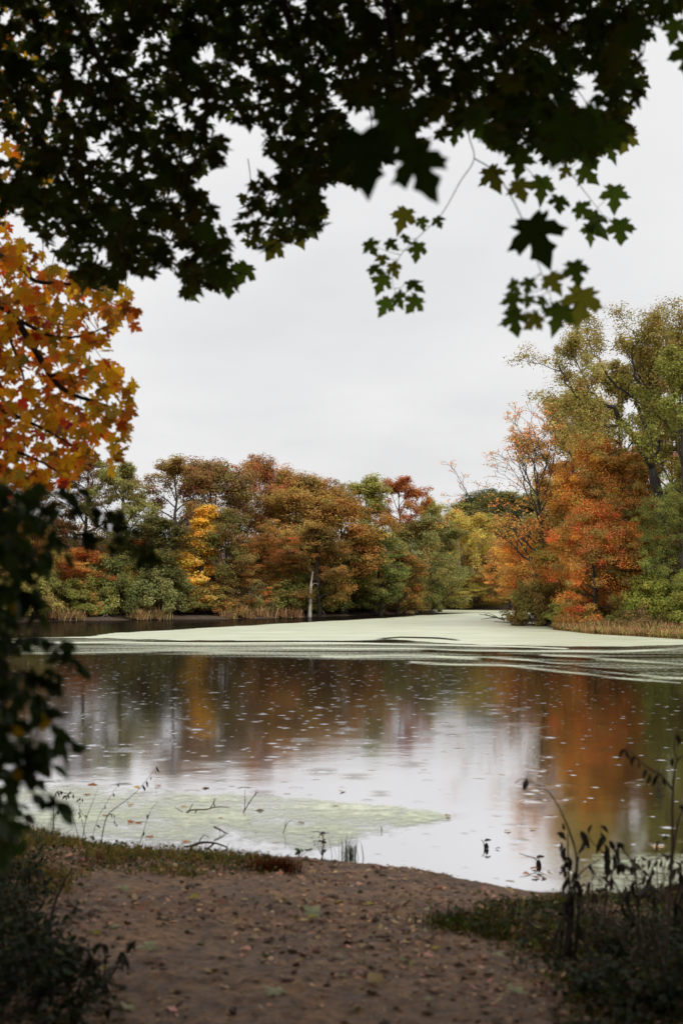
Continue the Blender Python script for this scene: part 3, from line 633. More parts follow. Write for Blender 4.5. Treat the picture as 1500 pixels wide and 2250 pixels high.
# --- shrubs
GS = 'shrubs along the left shore'
for u, vt, w, c, c2, k, lab in (
    (-20, 1270, 130, (100, 96, 52), None, 'shrub', 'olive shrub at the left frame edge on the far shore'),
    (80, 1255, 130, (128, 118, 70), (92, 96, 52), 'shrub', 'yellowish shrub behind the dark foreground leaves'),
    (160, 1285, 110, (102, 108, 54), None, 'shrub', 'bright green shrub under the low orange maple'),
    (255, 1235, 130, (88, 100, 60), (104, 110, 58), 'shrub', 'tall green shrub left of the grey-green dome shrub'),
    (345, 1252, 140, (104, 112, 72), None, 'shrub', 'grey-green dome-shaped shrub on the left shore'),
    (395, 1295, 90, (112, 94, 70), None, 'brush', 'brownish twiggy brush right of the grey-green dome shrub'),
    (455, 1290, 110, (118, 104, 56), (150, 96, 48), 'shrub', 'ochre shrub beneath the conical yellow maple'),
    (530, 1262, 110, (106, 98, 72), None, 'brush', 'grey twiggy brush left of the rusty maple base'),
    (590, 1280, 110, (100, 100, 56), (86, 94, 50), 'shrub', 'olive shrub beneath the rusty orange maple'),
    (635, 1268, 100, (104, 112, 56), None, 'shrub', 'light green shrub left of the dead white trunk'),
    (735, 1275, 110, (98, 104, 52), (86, 94, 50), 'shrub', 'green shrub just right of the dead white trunk'),
    (800, 1270, 110, (116, 110, 58), None, 'shrub', 'yellow-green shrub right of the middle of left shore'),
    (855, 1305, 80, (110, 84, 76), None, 'brush', 'purplish bare brush pile by the water on the left shore'),
    (915, 1280, 100, (98, 106, 60), None, 'shrub', 'green shrub at the right end of the left shore'),
    (425, 1300, 90, (106, 104, 58), None, 'shrub', 'low olive shrub left of the ochre shrub'),
    (495, 1300, 90, (122, 92, 56), None, 'shrub', 'reddish brown shrub right of the ochre shrub'),
    (560, 1300, 90, (118, 112, 60), (150, 104, 50), 'shrub', 'mottled low shrub behind the tall reed clumps'),
    (690, 1290, 90, (106, 108, 56), None, 'shrub', 'green shrub wrapped round the dead white trunk'),
    (770, 1295, 90, (92, 98, 50), None, 'shrub', 'dark green low shrub right of the dead trunk'),
    (880, 1300, 80, (128, 100, 58), None, 'shrub', 'tan shrub right of the purplish brush pile'),
    (305, 1280, 90, (112, 108, 58), None, 'shrub', 'olive shrub between the tall green and dome shrubs'),
    (205, 1275, 100, (110, 106, 54), (140, 92, 48), 'shrub', 'olive shrub right below the low orange maple')):
    ys_ = float(np.interp(u, [-100, 0, 100, 300, 500, 650, 850, 940], [101, 105, 111.5, 117, 122, 131, 153, 178])) + 2.6
    plant('shrub', k, u, ys_, vt - 10, w * 1.15, c, lab, c2, 'shrub', GS, bark=(.09, .07, .055), gain=1.7)
GS = 'shrubs along the right shore'
for u, Y, vt, w, c, c2, k, lab in (
    (1175, 93, 1275, 120, (108, 92, 52), (94, 90, 48), 'shrub', 'brown-olive bush at the tip of the right bank'),
    (1250, 86, 1305, 100, (112, 112, 60), None, 'shrub', 'small green bush left of the scarlet maple base'),
    (1390, 78, 1300, 110, (116, 104, 54), (96, 100, 48), 'shrub', 'ochre bush right of the scarlet maple base'),
    (1455, 76, 1255, 140, (112, 122, 50), None, 'shrub', 'leafy green bush below the low locust'),
    (1530, 72, 1270, 140, (104, 110, 48), None, 'shrub', 'green bush cut by the right frame edge'),
    (1420, 74, 1330, 120, (122, 96, 70), None, 'brush', 'brownish brush in front of the right bank bushes')):
    plant('shrub', k, u, Y, vt, w * 1.1, c, lab, c2, 'shrub', GS, bark=(.09, .07, .055), gain=1.7)

# big cottonwood on the right bank: its limbs follow the photograph
def cottonwood():
    rng = np.random.default_rng(99); Y0 = 86.0; mb = MB(); tips = []
    base = at(1462, 1300, Y0); base[2] = float(zg(base[0], Y0)) - .2
    def L(pts, dy=0): return smooth_path([at(u, v, Y0 + q) for u, v, q in pts], 4)
    trunk = np.vstack([[base], L([(1458, 1200, 0), (1450, 1110, 0), (1432, 1031, 0)])])
    mb.tube(trunk, np.linspace(.5, .31, len(trunk)), 10)
    limbs = [([(1432, 1031, 0), (1425, 962, .4), (1428, 888, .6), (1428, 833, .5), (1445, 770, .6), (1455, 715, 1)], .34),
             ([(1432, 1031, 0), (1383, 947, -.8), (1353, 907, -1.5), (1317, 885, -2), (1287, 886, -2.2), (1262, 868, -2.4), (1240, 835, -2.4), (1226, 800, -2.4)], .30),
             ([(1425, 962, .4), (1403, 896, 1), (1383, 866, 1.4), (1331, 822, 2), (1308, 780, 2), (1290, 745, 2.2)], .22),
             ([(1428, 888, .6), (1400, 840, -1), (1385, 780, -1.5), (1390, 725, -1.5)], .18),
             ([(1436, 1000, .4), (1462, 930, 1.5), (1490, 860, 2), (1520, 800, 2.2), (1530, 740, 2)], .24),
             ([(1383, 947, -.8), (1345, 935, -2.5), (1300, 945, -3), (1270, 930, -3)], .12),
             ([(1428, 860, .6), (1470, 790, -1), (1500, 720, -1.2)], .16),
             ([(1450, 1110, 0), (1480, 1060, -1), (1520, 1030, -2)], .18),
             ([(1317, 885, -2), (1290, 850, -1), (1268, 800, -.6), (1262, 765, -.6)], .11)]
    for pts, r in limbs:
        P = L(pts); P[1:-1] += rng.normal(0, .10, (len(P) - 2, 3)); mb.tube(P, np.linspace(r * .72, r * .14, len(P)), 7)
        Ltot = np.linalg.norm(np.diff(P, axis=0), axis=1).sum()
        branch_out(mb, tips, rng, P, r * .45, min(Ltot, 7.5), 1, 2, 8, .2, .06, 4, .3); tips.append(P[-1])
    tips = np.array(tips)
    Vl, Ql, tone, cl = clumps_to_leaves(tips, rng, 42000, .70, .7, .17, at(1420, 900, Y0))
    r = thing('cottonwood_tree', 'tallest tree, an olive-gold cottonwood with dark bare limbs on the right bank', 'tree', tuple(base), GR)
    obj('trunk', mb.build('trunk', base, True), M_BARK, r, color=(.04, .033, .028))
    obj('crown', mesh_np('crown', Vl - base, [Ql], {'tone': tone, 'clump': cl}), M_FAR, r, color=tuple(1.5 * q for q in calm((146, 126, 72))), tint2=tuple(1.5 * q for q in calm((122, 118, 66))))
cottonwood()

# dead white trunk on the left shore
def dead_trunk():
    Yd = 129.6; b = at(680, 1345, Yd); b[2] = float(zg(b[0], Yd)) - .1
    mb = MB(); P = smooth_path([b, at(682, 1315, Yd), at(683, 1285, Yd), at(687, 1256, Yd)], 4)
    mb.tube(P, np.linspace(.24, .08, len(P)) * (1 + .12 * RNG.normal(size=len(P))), 8)
    m2 = MB(); m2.tube(smooth_path([at(683, 1290, Yd), at(690, 1282, Yd), at(700, 1284, Yd - .3)], 3), np.linspace(.07, .025, 7), 5)
    r = thing('dead_tree', 'bleached white dead trunk standing on the left shore', 'dead tree', tuple(b))
    obj('trunk', mb.build('trunk', b, True), M_BARK, r, color=(.55, .5, .43)); obj('branch', m2.build('branch', b, True), M_BARK, r, color=(.4, .36, .3))
dead_trunk()

# reed clumps on the left shore, herbage on the right shore
def blades(mb, C, h, w, rng, lean=.35, seg=2, tone=None):
    n = len(C); az = rng.uniform(0, 6.283, n); d = np.stack([np.cos(az), np.sin(az), np.zeros(n)], -1); s = np.stack([-np.sin(az), np.cos(az), np.zeros(n)], -1)
    ln = lean * rng.uniform(.1, 1.6, n)[:, None]; hh = (h * rng.uniform(.5, 1.25, n))[:, None]; ww = (w * rng.uniform(.6, 1.3, n))[:, None]
    up = np.array([0, 0, 1.0])
    m = C + up * hh * .55 + d * hh * ln * .35; t = C + up * hh * (1 - .25 * ln) + d * hh * ln
    V = np.stack([C - s * ww, C + s * ww, m + s * ww * .8, m - s * ww * .8, t], 1).reshape(-1, 3)
    o = np.arange(n)[:, None] * 5
    tn = rng.uniform(0, 1, n) if tone is None else tone
    mb.add(V, o + np.array([[3, 2, 4]]), o + np.array([[0, 1, 2, 3]]), np.repeat(tn, 5))
def reed_clump(u, wpx, vt, color, label):
    rng = np.random.default_rng(int(u)); ys_ = float(np.interp(u, [0, 100, 300, 500, 650, 850], [104, 110.5, 115.8, 121, 129, 151])) - .2
    c = at(u, 1350, ys_); w = wpx / FPX * ys_ / 2; h = (at(u, vt, ys_)[2]) * 1.05
    n = int(140 + 60 * w); X = c[0] + rng.normal(0, .45, n) * w; Yv = ys_ + rng.uniform(-.3, .8, n)
    C = np.stack([X, Yv, np.maximum(zg(X, Yv), 0) - .03], -1); b = np.array([c[0], ys_, 0.0])
    mb = MB(); blades(mb, C, h * rng.uniform(.5, 1.35, n), .03, rng, .95)
    o = obj('reed_clump', mb.build('reed_clump', b), M_GRASS, loc=tuple(b), color=tuple(1.25 * q for q in lin(color)), tint2=tuple(1.05 * q for q in lin(color)))
    tag(o, label, 'reeds', 'tan reed clumps along the left shore')
for a in ((120, 70, 1342, (176, 146, 104), 'short tan reeds at the left end of the far shore'), (165, 50, 1344, (170, 142, 100), 'low tan reeds left of the sticks in the water'),
          (305, 50, 1338, (186, 156, 110), 'tan reed clump under the grey-green dome shrub'), (345, 60, 1341, (180, 150, 106), 'wide low tan reeds just right of the dome shrub foot'),
          (500, 40, 1343, (170, 140, 100), 'small reed clump under the ochre shrub'), (535, 50, 1337, (184, 152, 108), 'leftmost of the tall reed clumps before the dead trunk'),
          (575, 60, 1334, (190, 158, 116), 'second reed clump left of the dead trunk'), (615, 50, 1338, (180, 148, 106), 'third low reed clump near the dead trunk'),
          (645, 40, 1333, (188, 154, 112), 'upright reed clump next to the dead white trunk')):
    reed_clump(*a)
def right_herbage():
    rng = np.random.default_rng(5); mb = MB(); n = 9000
    u = rng.uniform(1215, 1700, n); v = interp(u, [(1215, 1377), (1300, 1386), (1400, 1391), (1500, 1397), (1700, 1402)]) - rng.uniform(-1, 1, n) ** 2 * 22 * sstep(1215, 1300, u) + 2
    P = on_z(u, v, .15); k = polydist(P[:, 0], P[:, 1], SHORE); P[:, 2] = np.maximum(zg(P[:, 0], P[:, 1]), -.05); P = P[(k < 12)]
    blades(mb, P, .6, .035, rng, .5); k = len(P)
    o = obj('shore_plants', mb.build('shore_plants'), M_GRASS, color=lin((190, 156, 106)), tint2=lin((158, 132, 88)))
    tag(o, 'low pinkish tan and green plants edging the right bank', 'shore plants', kind='stuff')
    mb = MB(); P2 = P[rng.uniform(size=k) < .35] + np.array([0, 0, .25]); N = norm(rng.normal(size=P2.shape) + np.array([0, -.3, 1.2]))
    Vl, Ql, tone, cl = leaf_quads(P2, N, .26, rng, rng.uniform(0, 1, len(P2)), rng.uniform(0, 1, len(P2)))
    o = obj('shore_plants', mesh_np('shore_leaves', Vl, [Ql], {'tone': tone, 'clump': cl}), M_FAR, color=lin((140, 146, 84)), tint2=lin((190, 148, 112)))
    tag(o, 'broad green leaves among the plants edging the right bank', 'shore plants', kind='stuff')
right_herbage()
def understory():
    """low scrub filling the woodland floor on the far banks"""
    rng = np.random.default_rng(8); n = 120000
    u = rng.uniform(-150, 1650, n); ys_ = np.interp(u, [-150, 100, 500, 850, 940, 1150, 1151, 1230, 1650], [100, 112, 122, 153, 200, 206, 122, 92, 74]) + rng.uniform(0, 1, n) ** 1.3 * 34 + 2.5
    x = (u - 750) / FPX * ys_; z = zg(x, ys_); s = polydist(x, ys_, SHORE); ok = (~inpoly(x, ys_, SHORE)) & (s > 1.0)
    hgt = 6.5 * fbm(x * .22, ys_ * .22, 3, 2) * sstep(.5, 9, s)
    C = np.stack([x, ys_, z + hgt * rng.uniform(.05, 1, n)], -1)[ok]; N = norm(rng.normal(size=C.shape) + np.array([0, -.3, 1.0]))
    cl = fbm(C[:, 0] * .25, C[:, 1] * .25, 3, 30); cl = (cl - cl.min()) / (cl.max() - cl.min())
    Vl, Ql, tone, cl = leaf_quads(C, N, .34, rng, rng.uniform(0, 1, len(C)), cl)
    o = obj('undergrowth', mesh_np('undergrowth', Vl, [Ql], {'tone': tone, 'clump': cl}), M_FAR, color=calm((112, 104, 62)), tint2=calm((164, 104, 60)))
    tag(o, 'olive and russet scrub covering the woodland floor across the pond', 'undergrowth', kind='stuff')
understory()

# fallen branches in the water by the tip of the right bank
def driftwood(label, paths, Y0, color=(.16, .13, .11)):
    mb = MB(); P0 = None
    for pts, r in paths:
        P = smooth_path([at(u, v, Y0 + q) for u, v, q in pts], 4)
        P0 = P[0] if P0 is None else P0
        mb.tube(P, np.linspace(r, r * .3, len(P)), 5)
    b = np.array([P0[0], P0[1], 0.0])
    tag(obj('fallen_branch', mb.build('fallen_branch', b, True), M_BARK, loc=tuple(b), color=color), label, 'branch', 'fallen branches in the pond')
driftwood('forked dead branch lying on duckweed left of the right bank tip', [([(1108, 1362, 0), (1090, 1357, 0), (1070, 1352, 0), (1052, 1350, 0)], .09), ([(1090, 1357, 0), (1074, 1358, 0), (1056, 1361, 0)], .06), ([(1070, 1352, 0), (1062, 1345, 0)], .04), ([(1098, 1360, 0), (1080, 1350, .3), (1068, 1347, .3)], .05)], 113)
driftwood('dead branch reaching left from the foot of the brown-olive bush', [([(1170, 1362, 2), (1145, 1362, 0), (1120, 1359, 0), (1098, 1358, 0)], .12), ([(1150, 1362, 0), (1130, 1356, 0), (1115, 1352, 0)], .06)], 104)
driftwood('long low dead branch floating nearest on the right bank duckweed', [([(1215, 1374, 1), (1180, 1373, 0), (1140, 1370, 0), (1105, 1367, 0), (1085, 1366, 0)], .10), ([(1160, 1372, 0), (1140, 1374.5, 0), (1128, 1375, 0)], .05), ([(1190, 1373, 0), (1170, 1366, 0), (1150, 1366, 0)], .05)], 92)
driftwood('looped grey sticks poking from the water on the left shore', [([(222, 1364, 0), (226, 1355, 0), (236, 1352, 0), (242, 1363, 0)], .06), ([(230, 1364, 0), (238, 1356, 0), (246, 1357, 0)], .05)], 109)
driftwood('short pale stake leaning at the left shore right of the dead trunk', [([(714, 1350, 0), (708, 1342, 0)], .09)], 132, (.4, .35, .28))

# ------------------------------------------------------------------ near maples
HALF = [(0.0, 0.0), (.10, -.05), (.24, -.10), (.27, -.01), (.42, -.03), (.33, .09), (.27, .15), (.43, .20), (.47, .29), (.63, .41), (.47, .43), (.42, .55), (.33, .48), (.17, .42), (.20, .58), (.29, .66), (.17, .71), (.12, .84), (0.0, 1.04)]
OUT = np.array(HALF + [(-x, y) for x, y in HALF[-2:0:-1]])
def maple_leaf_mesh(name, seed, simple=False):
    rng = np.random.default_rng(seed)
    o = OUT.copy()
    if simple: o = o[[0, 2, 4, 6, 9, 11, 13, 15, 18, 21, 23, 25, 27, 30, 32, 34]]
    o = o * rng.uniform(.92, 1.08, o.shape)
    P = np.vstack([[0, .28], o]); b1, b2, tw = rng.uniform(-.5, .6), rng.uniform(-.1, .5), rng.uniform(-.35, .35)
    z = -b1 * .35 * P[:, 0] ** 2 - b2 * (P[:, 1] - .2) ** 2 * .5 + tw * P[:, 0] * (P[:, 1] - .2) + .04 * np.cos(7 * np.arctan2(P[:, 0], P[:, 1] - .2))
    V = np.column_stack([P, z]); n = len(o)
    T = np.array([(0, 1 + (k + 1) % n, 1 + k) for k in range(n)])
    return V, T
def oval_leaf_mesh(seed, w=.30):
    rng = np.random.default_rng(seed); t = np.array([0, .12, .3, .5, .7, .87, 1.0]); hw = w * np.array([0, .55, .95, 1.0, .72, .35, 0])
    mid = np.column_stack([np.zeros(7), t, -.25 * rng.uniform(.2, 1.2) * t ** 2]); L = mid.copy(); L[:, 0] = -hw; R = mid.copy(); R[:, 0] = hw
    f = rng.uniform(.0, .5); L[:, 2] += hw * f; R[:, 2] += hw * f
    V = np.vstack([mid, L[1:6], R[1:6]]); T = []
    for s, o in ((0, 7), (1, 12)):
        for k in range(6):
            a, b = k, k + 1; la = None if k == 0 else o + k - 1; lb = None if k == 5 else o + k
            for q in ([(a, b, lb)] if la is None else [(a, b, la)] if lb is None else [(a, b, lb), (a, lb, la)]): T.append(q if s == 0 else q[::-1])
    return V, np.array(T)
def frames(tip, nrm):
    y = norm(tip); x = norm(np.cross(y, nrm)); z = np.cross(x, y); return np.stack([x, y, z], -1)     # columns
def assemble(var, pos, R, size, tone, clump):
    V = []; T = []; off = 0; A = []; Cc = []
    k = np.arange(len(pos)) % len(var)
    for q, (bv, bt) in enumerate(var):
        s = k == q; n = int(s.sum())
        if not n: continue
        v = np.einsum('nij,kj->nki', R[s], bv) * size[s][:, None, None] + pos[s][:, None]
        V.append(v.reshape(-1, 3)); T.append((bt[None] + (np.arange(n) * len(bv))[:, None, None] + off).reshape(-1, 3)); off += n * len(bv)
        A.append(np.repeat(tone[s], len(bv))); Cc.append(np.repeat(clump[s], len(bv)))
    return np.vstack(V), np.vstack(T), np.concatenate(A), np.concatenate(Cc)
VAR_MAPLE = [maple_leaf_mesh('l', s) for s in range(8)]
VAR_SIMPLE = [maple_leaf_mesh('l', s, True) for s in range(20, 24)]
def leaf_objects(root, base, var, meshes, pos, R, size, mat, color_fn, name='leaf'):
    for q in range(len(pos)):
        o = bpy.data.objects.new(name, meshes[q % len(meshes)]); COL.objects.link(o); o.parent = root
        M = Matrix.Translation(Vector(pos[q] - base)) @ Matrix(R[q].tolist()).to_4x4() @ Matrix.Scale(float(size[q]), 4); o.matrix_basis = M
        c, c2 = color_fn(q); o.color = (*c, 1); o['tint2'] = [float(x) for x in c2]
def var_meshes(var, mat, name):
    out = []
    for bv, bt in var:
        me = mesh_np(name, bv, [bt], {'tone': np.full(len(bv), .5), 'clump': np.full(len(bv), 0.2)}); me.materials.append(mat); out.append(me)
    return out
def hang_frames(n, rng, down=.7, face=.5):
    az = rng.uniform(0, 6.283, n); tip = np.stack([np.cos(az) * .8, np.sin(az) * .8, -down * rng.uniform(.2, 1.6, n)], -1)
    nr = norm(np.stack([rng.normal(0, .5, n), rng.normal(0, .5, n) - face, rng.uniform(.3, 1.3, n)], -1)); return frames(tip, nr)
def px_frames(n, rng):
    """leaves hanging tip-down, blades turned to the open water"""
    tip = np.stack([rng.normal(0, .55, n), rng.normal(0, .35, n), -rng.uniform(.4, 1.2, n)], -1)
    nr = norm(np.stack([rng.normal(0, .35, n), -np.ones(n), rng.uniform(-.1, .9, n)], -1)); return frames(tip, nr)

def dark_maple():
    rng = np.random.default_rng(3); base = np.array([-3.4, -1.6, float(zg(-3.4, -1.6)) - .1])
    edge = [(-400, 520), (0, 470), (60, 500), (120, 560), (150, 600), (185, 645), (235, 635), (290, 600), (345, 610), (372, 590), (400, 655), (440, 640), (500, 648), (545, 605), (528, 580),
            (498, 560), (512, 522), (560, 550), (600, 562), (640, 530), (712, 518), (715, 450), (700, 420), (750, 402), (800, 418), (830, 372), (850, 350), (870, 330), (910, 340), (960, 310), (1000, 290), (1040, 285),
            (1070, 320), (1130, 350), (1180, 330), (1200, 360), (1290, 355), (1345, 320), (1400, 300), (1378, 250), (1424, 195), (1405, 120), (1450, 60), (1500, 20), (1900, -60), (1900, -400), (-400, -400)]
    holes = [[(462, 255), (500, 270), (560, 285), (580, 330), (610, 370), (540, 395), (512, 470), (520, 520), (490, 500), (465, 440), (420, 400), (480, 360), (500, 330)],
             [(1260, 160), (1310, 165), (1315, 215), (1290, 240), (1262, 215)], [(765, 235), (830, 230), (830, 285), (790, 300), (762, 280)], [(905, 395 - 100), (960, 250), (985, 275), (940, 300)],
             [(0, 290), (40, 320), (40, 345), (0, 345)], [(735, 210), (760, 215), (755, 245), (730, 240)], [(430, 215), (450, 220), (445, 245), (415, 245)], [(230, 262), (268, 282), (250, 300)], [(195, 335), (225, 325), (230, 350)], [(310, 385), (350, 375), (345, 395)], [(430, 100), (480, 110), (450, 130), (425, 130)]]
    N = 25000
    u = rng.uniform(-400, 1900, N); v = rng.uniform(-400, 665, N)
    right = sstep(500, 900, u)
    Y = rng.uniform(5.0, 9.0, N) * (1 - right) + (4.0 + 4.0 * rng.uniform(0, 1, N) ** .7) * right
    dens = np.clip(.25 + 1.15 * fbm(u * .012, v * .012, 3, 5) + .35 * sstep(1000, 1080, u) * sstep(1460, 1400, u) * sstep(120, 180, v), 0, 1)
    ok = inpoly(u, v, edge) & (rng.uniform(size=N) < dens * 1.1)
    for h in holes: ok &= ~(inpoly(u, v, h) | (polydist(u, v, h) < 6))
    ed = polydist(u, v, edge)
    ok &= ed > 6
    u, v, Y = u[ok], v[ok], Y[ok]
    ed = ed[ok]
    size = rng.uniform(.07, .12, len(u)); size = np.minimum(size, np.maximum(ed + 14, 24) * 2.0 / FPX * Y)
    C = at(u, v, Y); R = hang_frames(len(u), rng); pos = C - np.einsum('nij,j->ni', R, np.array([0, .35, 0])) * size[:, None]
    # sprays that hang clear against the sky, with their twigs
    tw = [[(1010, -60, 6), (1030, 200, 6.2), (1028, 290, 6.2), (1041, 348, 6.2), (1010, 400, 6.2), (970, 470, 6.2), (925, 515, 6.2), (880, 560, 6.2), (862, 610, 6.2), (870, 650, 6.2)],
          [(1041, 348, 6.2), (1085, 376, 6), (1118, 425, 5.4), (1148, 485, 4.6), (1172, 545, 4.4), (1185, 590, 4.6), (1205, 640, 4.8), (1215, 680, 4.8)],
          [(1230, -60, 6.5), (1250, 155, 6.6), (1280, 215, 6.6), (1310, 262, 6.6), (1335, 290, 6.5)],
          [(1180, 250, 6), (1225, 345, 6), (1260, 390, 6), (1298, 440, 6), (1330, 480, 6)],
          [(1105, 250, 5.6), (1110, 300, 5.6), (1140, 350, 5.8), (1175, 390, 5.8), (1215, 430, 5.8)],
          [(870, 150, 3.0), (900, 280, 3.0), (920, 350, 3.0)], [(1500, -60, 5), (1508, 60, 5)]]
    iso = [(885, 480, 50), (927, 490, 26), (962, 487, 27), (815, 543, 34), (860, 537, 28), (893, 526, 30), (917, 552, 40), (840, 570, 28), (825, 592, 34), (866, 592, 32), (838, 622, 42), (911, 626, 40), (878, 658, 36), (845, 672, 42), (908, 667, 40),
           (1265, 598, 52), (1215, 620, 46), (1130, 632, 36), (1160, 627, 32), (1126, 664, 42), (1160, 662, 27), (1192, 667, 36), (1130, 706, 52), (1170, 706, 42), (1226, 696, 58), (1275, 668, 74), (1180, 522, 100),
           (1083, 390, 52), (1140, 356, 56), (1142, 416, 48), (1000, 296, 38), (1072, 296, 50), (1190, 412, 52), (1228, 446, 44), (1240, 378, 28), (1290, 382, 46), (1350, 432, 52), (1280, 462, 42), (1312, 492, 62), (1362, 506, 52), (1296, 512, 42),
           (925, 372, 135), (800, 345, 150), (868, 275, 120), (1510, 125, 70), (1480, 65, 50), (1240, 300, 130), (1372, 310, 48), (1340, 330, 44), (1300, 345, 44), (690, 505, 40), (655, 520, 42), (705, 470, 36), (600, 548, 44), (535, 600, 46), (500, 625, 50), (415, 645, 40)]
    S = [np.array([at(*q) for q in t]) for t in tw]; mbT = MB(); SP = []
    for t in S:
        P = smooth_path(t, 5); mbT.tube(P, np.linspace(.0038, .0012, len(P)), 5); SP.append(P)
    SPc = np.vstack(SP); us, vs2, _ = project(SPc)
    ipos = []; isz = []; iR = px_frames(len(iso), rng)
    for q, (a, b, s) in enumerate(iso):
        if s >= 50: iR[q] = frames(np.array([rng.normal(0, .3), .1, -1.0]), norm(np.array([rng.normal(0, .25), -1.0, .35])))
    for q, (a, b, s) in enumerate(iso):
        k = int(np.argmin((us - a) ** 2 + (vs2 - b) ** 2)); near = (us[k] - a) ** 2 + (vs2[k] - b) ** 2 < 110 ** 2
        Yq = float(SPc[k][1]) + rng.uniform(-.15, .15) if near else float(np.clip(.125 * FPX / s, 2.8, 7.5))
        if s > 110: Yq = 2.9 + .2 * rng.uniform()
        sz = (1.0 if s > 110 else 1.22) * s / FPX * Yq / 1.02; c = at(a, b, Yq); p = c - iR[q] @ np.array([0, .38, 0]) * sz
        ipos.append(p); isz.append(sz)
        if near:
            e = SPc[max(0, k - 1)]; mbT.tube(smooth_path([e, (e + p) / 2 + np.array([0, 0, -.012]), p], 4), np.linspace(.0016, .0009, 9), 4)
    ipos = np.array(ipos); isz = np.array(isz)
    # boughs and twigs inside the mass
    mbB = MB()
    top = base + np.array([.3, .4, 3.6]); trunk = smooth_path([base, base + np.array([.05, .1, 1.4]), top, base + np.array([.5, .7, 6.5]), base + np.array([.9, 1.2, 9.5])], 5)
    mbK = MB(); mbK.tube(trunk, np.linspace(.27, .10, len(trunk)), 12)
    for pts in ([(-300, -500, 3.2), (60, -150, 5.5), (230, 150, 7), (380, 390, 8), (500, 590, 8.2)], [(-100, -700, 2.6), (500, -200, 5), (660, 120, 6.5), (650, 330, 7.5), (640, 500, 7.8)],
                [(300, -800, 2.2), (850, -250, 4), (1000, -40, 5.6), (1010, 60, 6)], [(500, -900, 2.0), (1150, -250, 4.5), (1240, -60, 6.4)], [(-500, -300, 3.5), (-50, 100, 6.5), (150, 400, 8), (250, 560, 8.4)],
                [(700, -700, 2.2), (830, -120, 2.8), (865, 140, 3.0)], [(900, -700, 2.5), (1400, -200, 4.6), (1500, -50, 5)], [(700, -500, 3), (1050, 0, 5), (1150, 200, 5.8)]):
        P = smooth_path(np.vstack([[trunk[12]], [at(*q) for q in pts]]), 6); mbB.tube(P, np.linspace(.045, .007, len(P)), 6)
    for q in rng.choice(len(pos), 150, replace=False):
        d = np.array([rng.normal(0, .5), rng.normal(0, .4), rng.uniform(.1, .8)]); P, _ = limb_path(rng, pos[q], d, rng.uniform(.3, .7), 5, .2, .05); mbB.tube(P, np.linspace(.0015, .004, 6), 4)
    # unseen crown added above and behind the viewer to shade the near bank
    n2 = 60000; c2 = np.column_stack([rng.uniform(-9.5, 8.5, n2), rng.uniform(-9, 10, n2), rng.uniform(0, 1, n2)])
    rr = np.hypot((c2[:, 0] + .5) / 9.5, (c2[:, 1] + 1.8) / 8.0); low = 4.6 - 2.6 * np.clip(rr, 0, 1) ** 2 * (c2[:, 1] < 2)
    c2[:, 2] = low + c2[:, 2] ** 1.5 * 4.2
    uu, vv, dep = project(c2); vis = (dep > .2) & (vv > -130) & (uu > -500) & (uu < 2000)
    ok = (rr < 1) & ~vis & (np.linalg.norm(c2 - CAM, axis=1) > 1.8); c2 = c2[ok]
    root = thing('maple_tree', 'dark green maple whose overhanging leaves frame the top of the view', 'tree', tuple(base))
    obj('trunk', mbK.build('trunk', base, True), M_BARK, root, color=(.06, .05, .04)); obj('bough', mbB.build('bough', base, True), M_TWIG, root, color=(.04, .03, .025))
    obj('twig', mbT.build('twig', base, True), M_TWIG, root, color=(.06, .035, .035))
    G1, G2 = (.070, .095, .011), (.120, .105, .013)
    R2 = hang_frames(len(c2), rng); Vc, Tc, A, Cc = assemble(VAR_SIMPLE, c2, R2, rng.uniform(.20, .28, len(c2)), rng.uniform(0, 1, len(c2)), rng.uniform(0, 1, len(c2)))
    tag(obj('shade_foliage', mesh_np('shade_foliage', Vc - base, [Tc], {'tone': A, 'clump': Cc}), M_NEAR_DARK, root, color=G1, tint2=G2), kind='stuff')
    # the largest leaves are parts of their own
    app = size / Y[:]; vis = (u > -20) & (u < 1520) & (v > -20); order = np.argsort(-(app * vis))
    nown = 300 - len(ipos); own = order[:nown]; rest = np.setdiff1d(np.arange(len(u)), own)
    tone, cl = rng.uniform(0, 1, len(u)), rng.uniform(0, 1, len(u)) ** 1.6
    Vc, Tc, A, Cc = assemble(VAR_MAPLE, pos[rest], R[rest], size[rest], tone[rest], cl[rest])
    tag(obj('foliage', mesh_np('foliage', Vc - base, [Tc], {'tone': A, 'clump': Cc}), M_NEAR_DARK, root, color=G1, tint2=G2), kind='stuff')
    me = var_meshes(VAR_MAPLE, M_NEAR_DARK, 'leaf')
    allp = np.vstack([ipos, pos[own]]); allR = np.concatenate([iR, R[own]]); alls = np.concatenate([isz, size[own]])
    def col(q):
        k = rng.uniform(.8, 1.7) * (1.9 if q < len(iso) and iso[q][2] < 95 else .6 if q < len(iso) else 1.0); b = rng.uniform() < .25; c = G2 if b else G1; return tuple(k * x for x in c), tuple(k * x for x in c)  # leaves clear of the mass coloured lighter as if backlit, the biggest darker
    leaf_objects(root, base, VAR_MAPLE, me, allp, allR, alls, M_NEAR_DARK, col)
dark_maple()

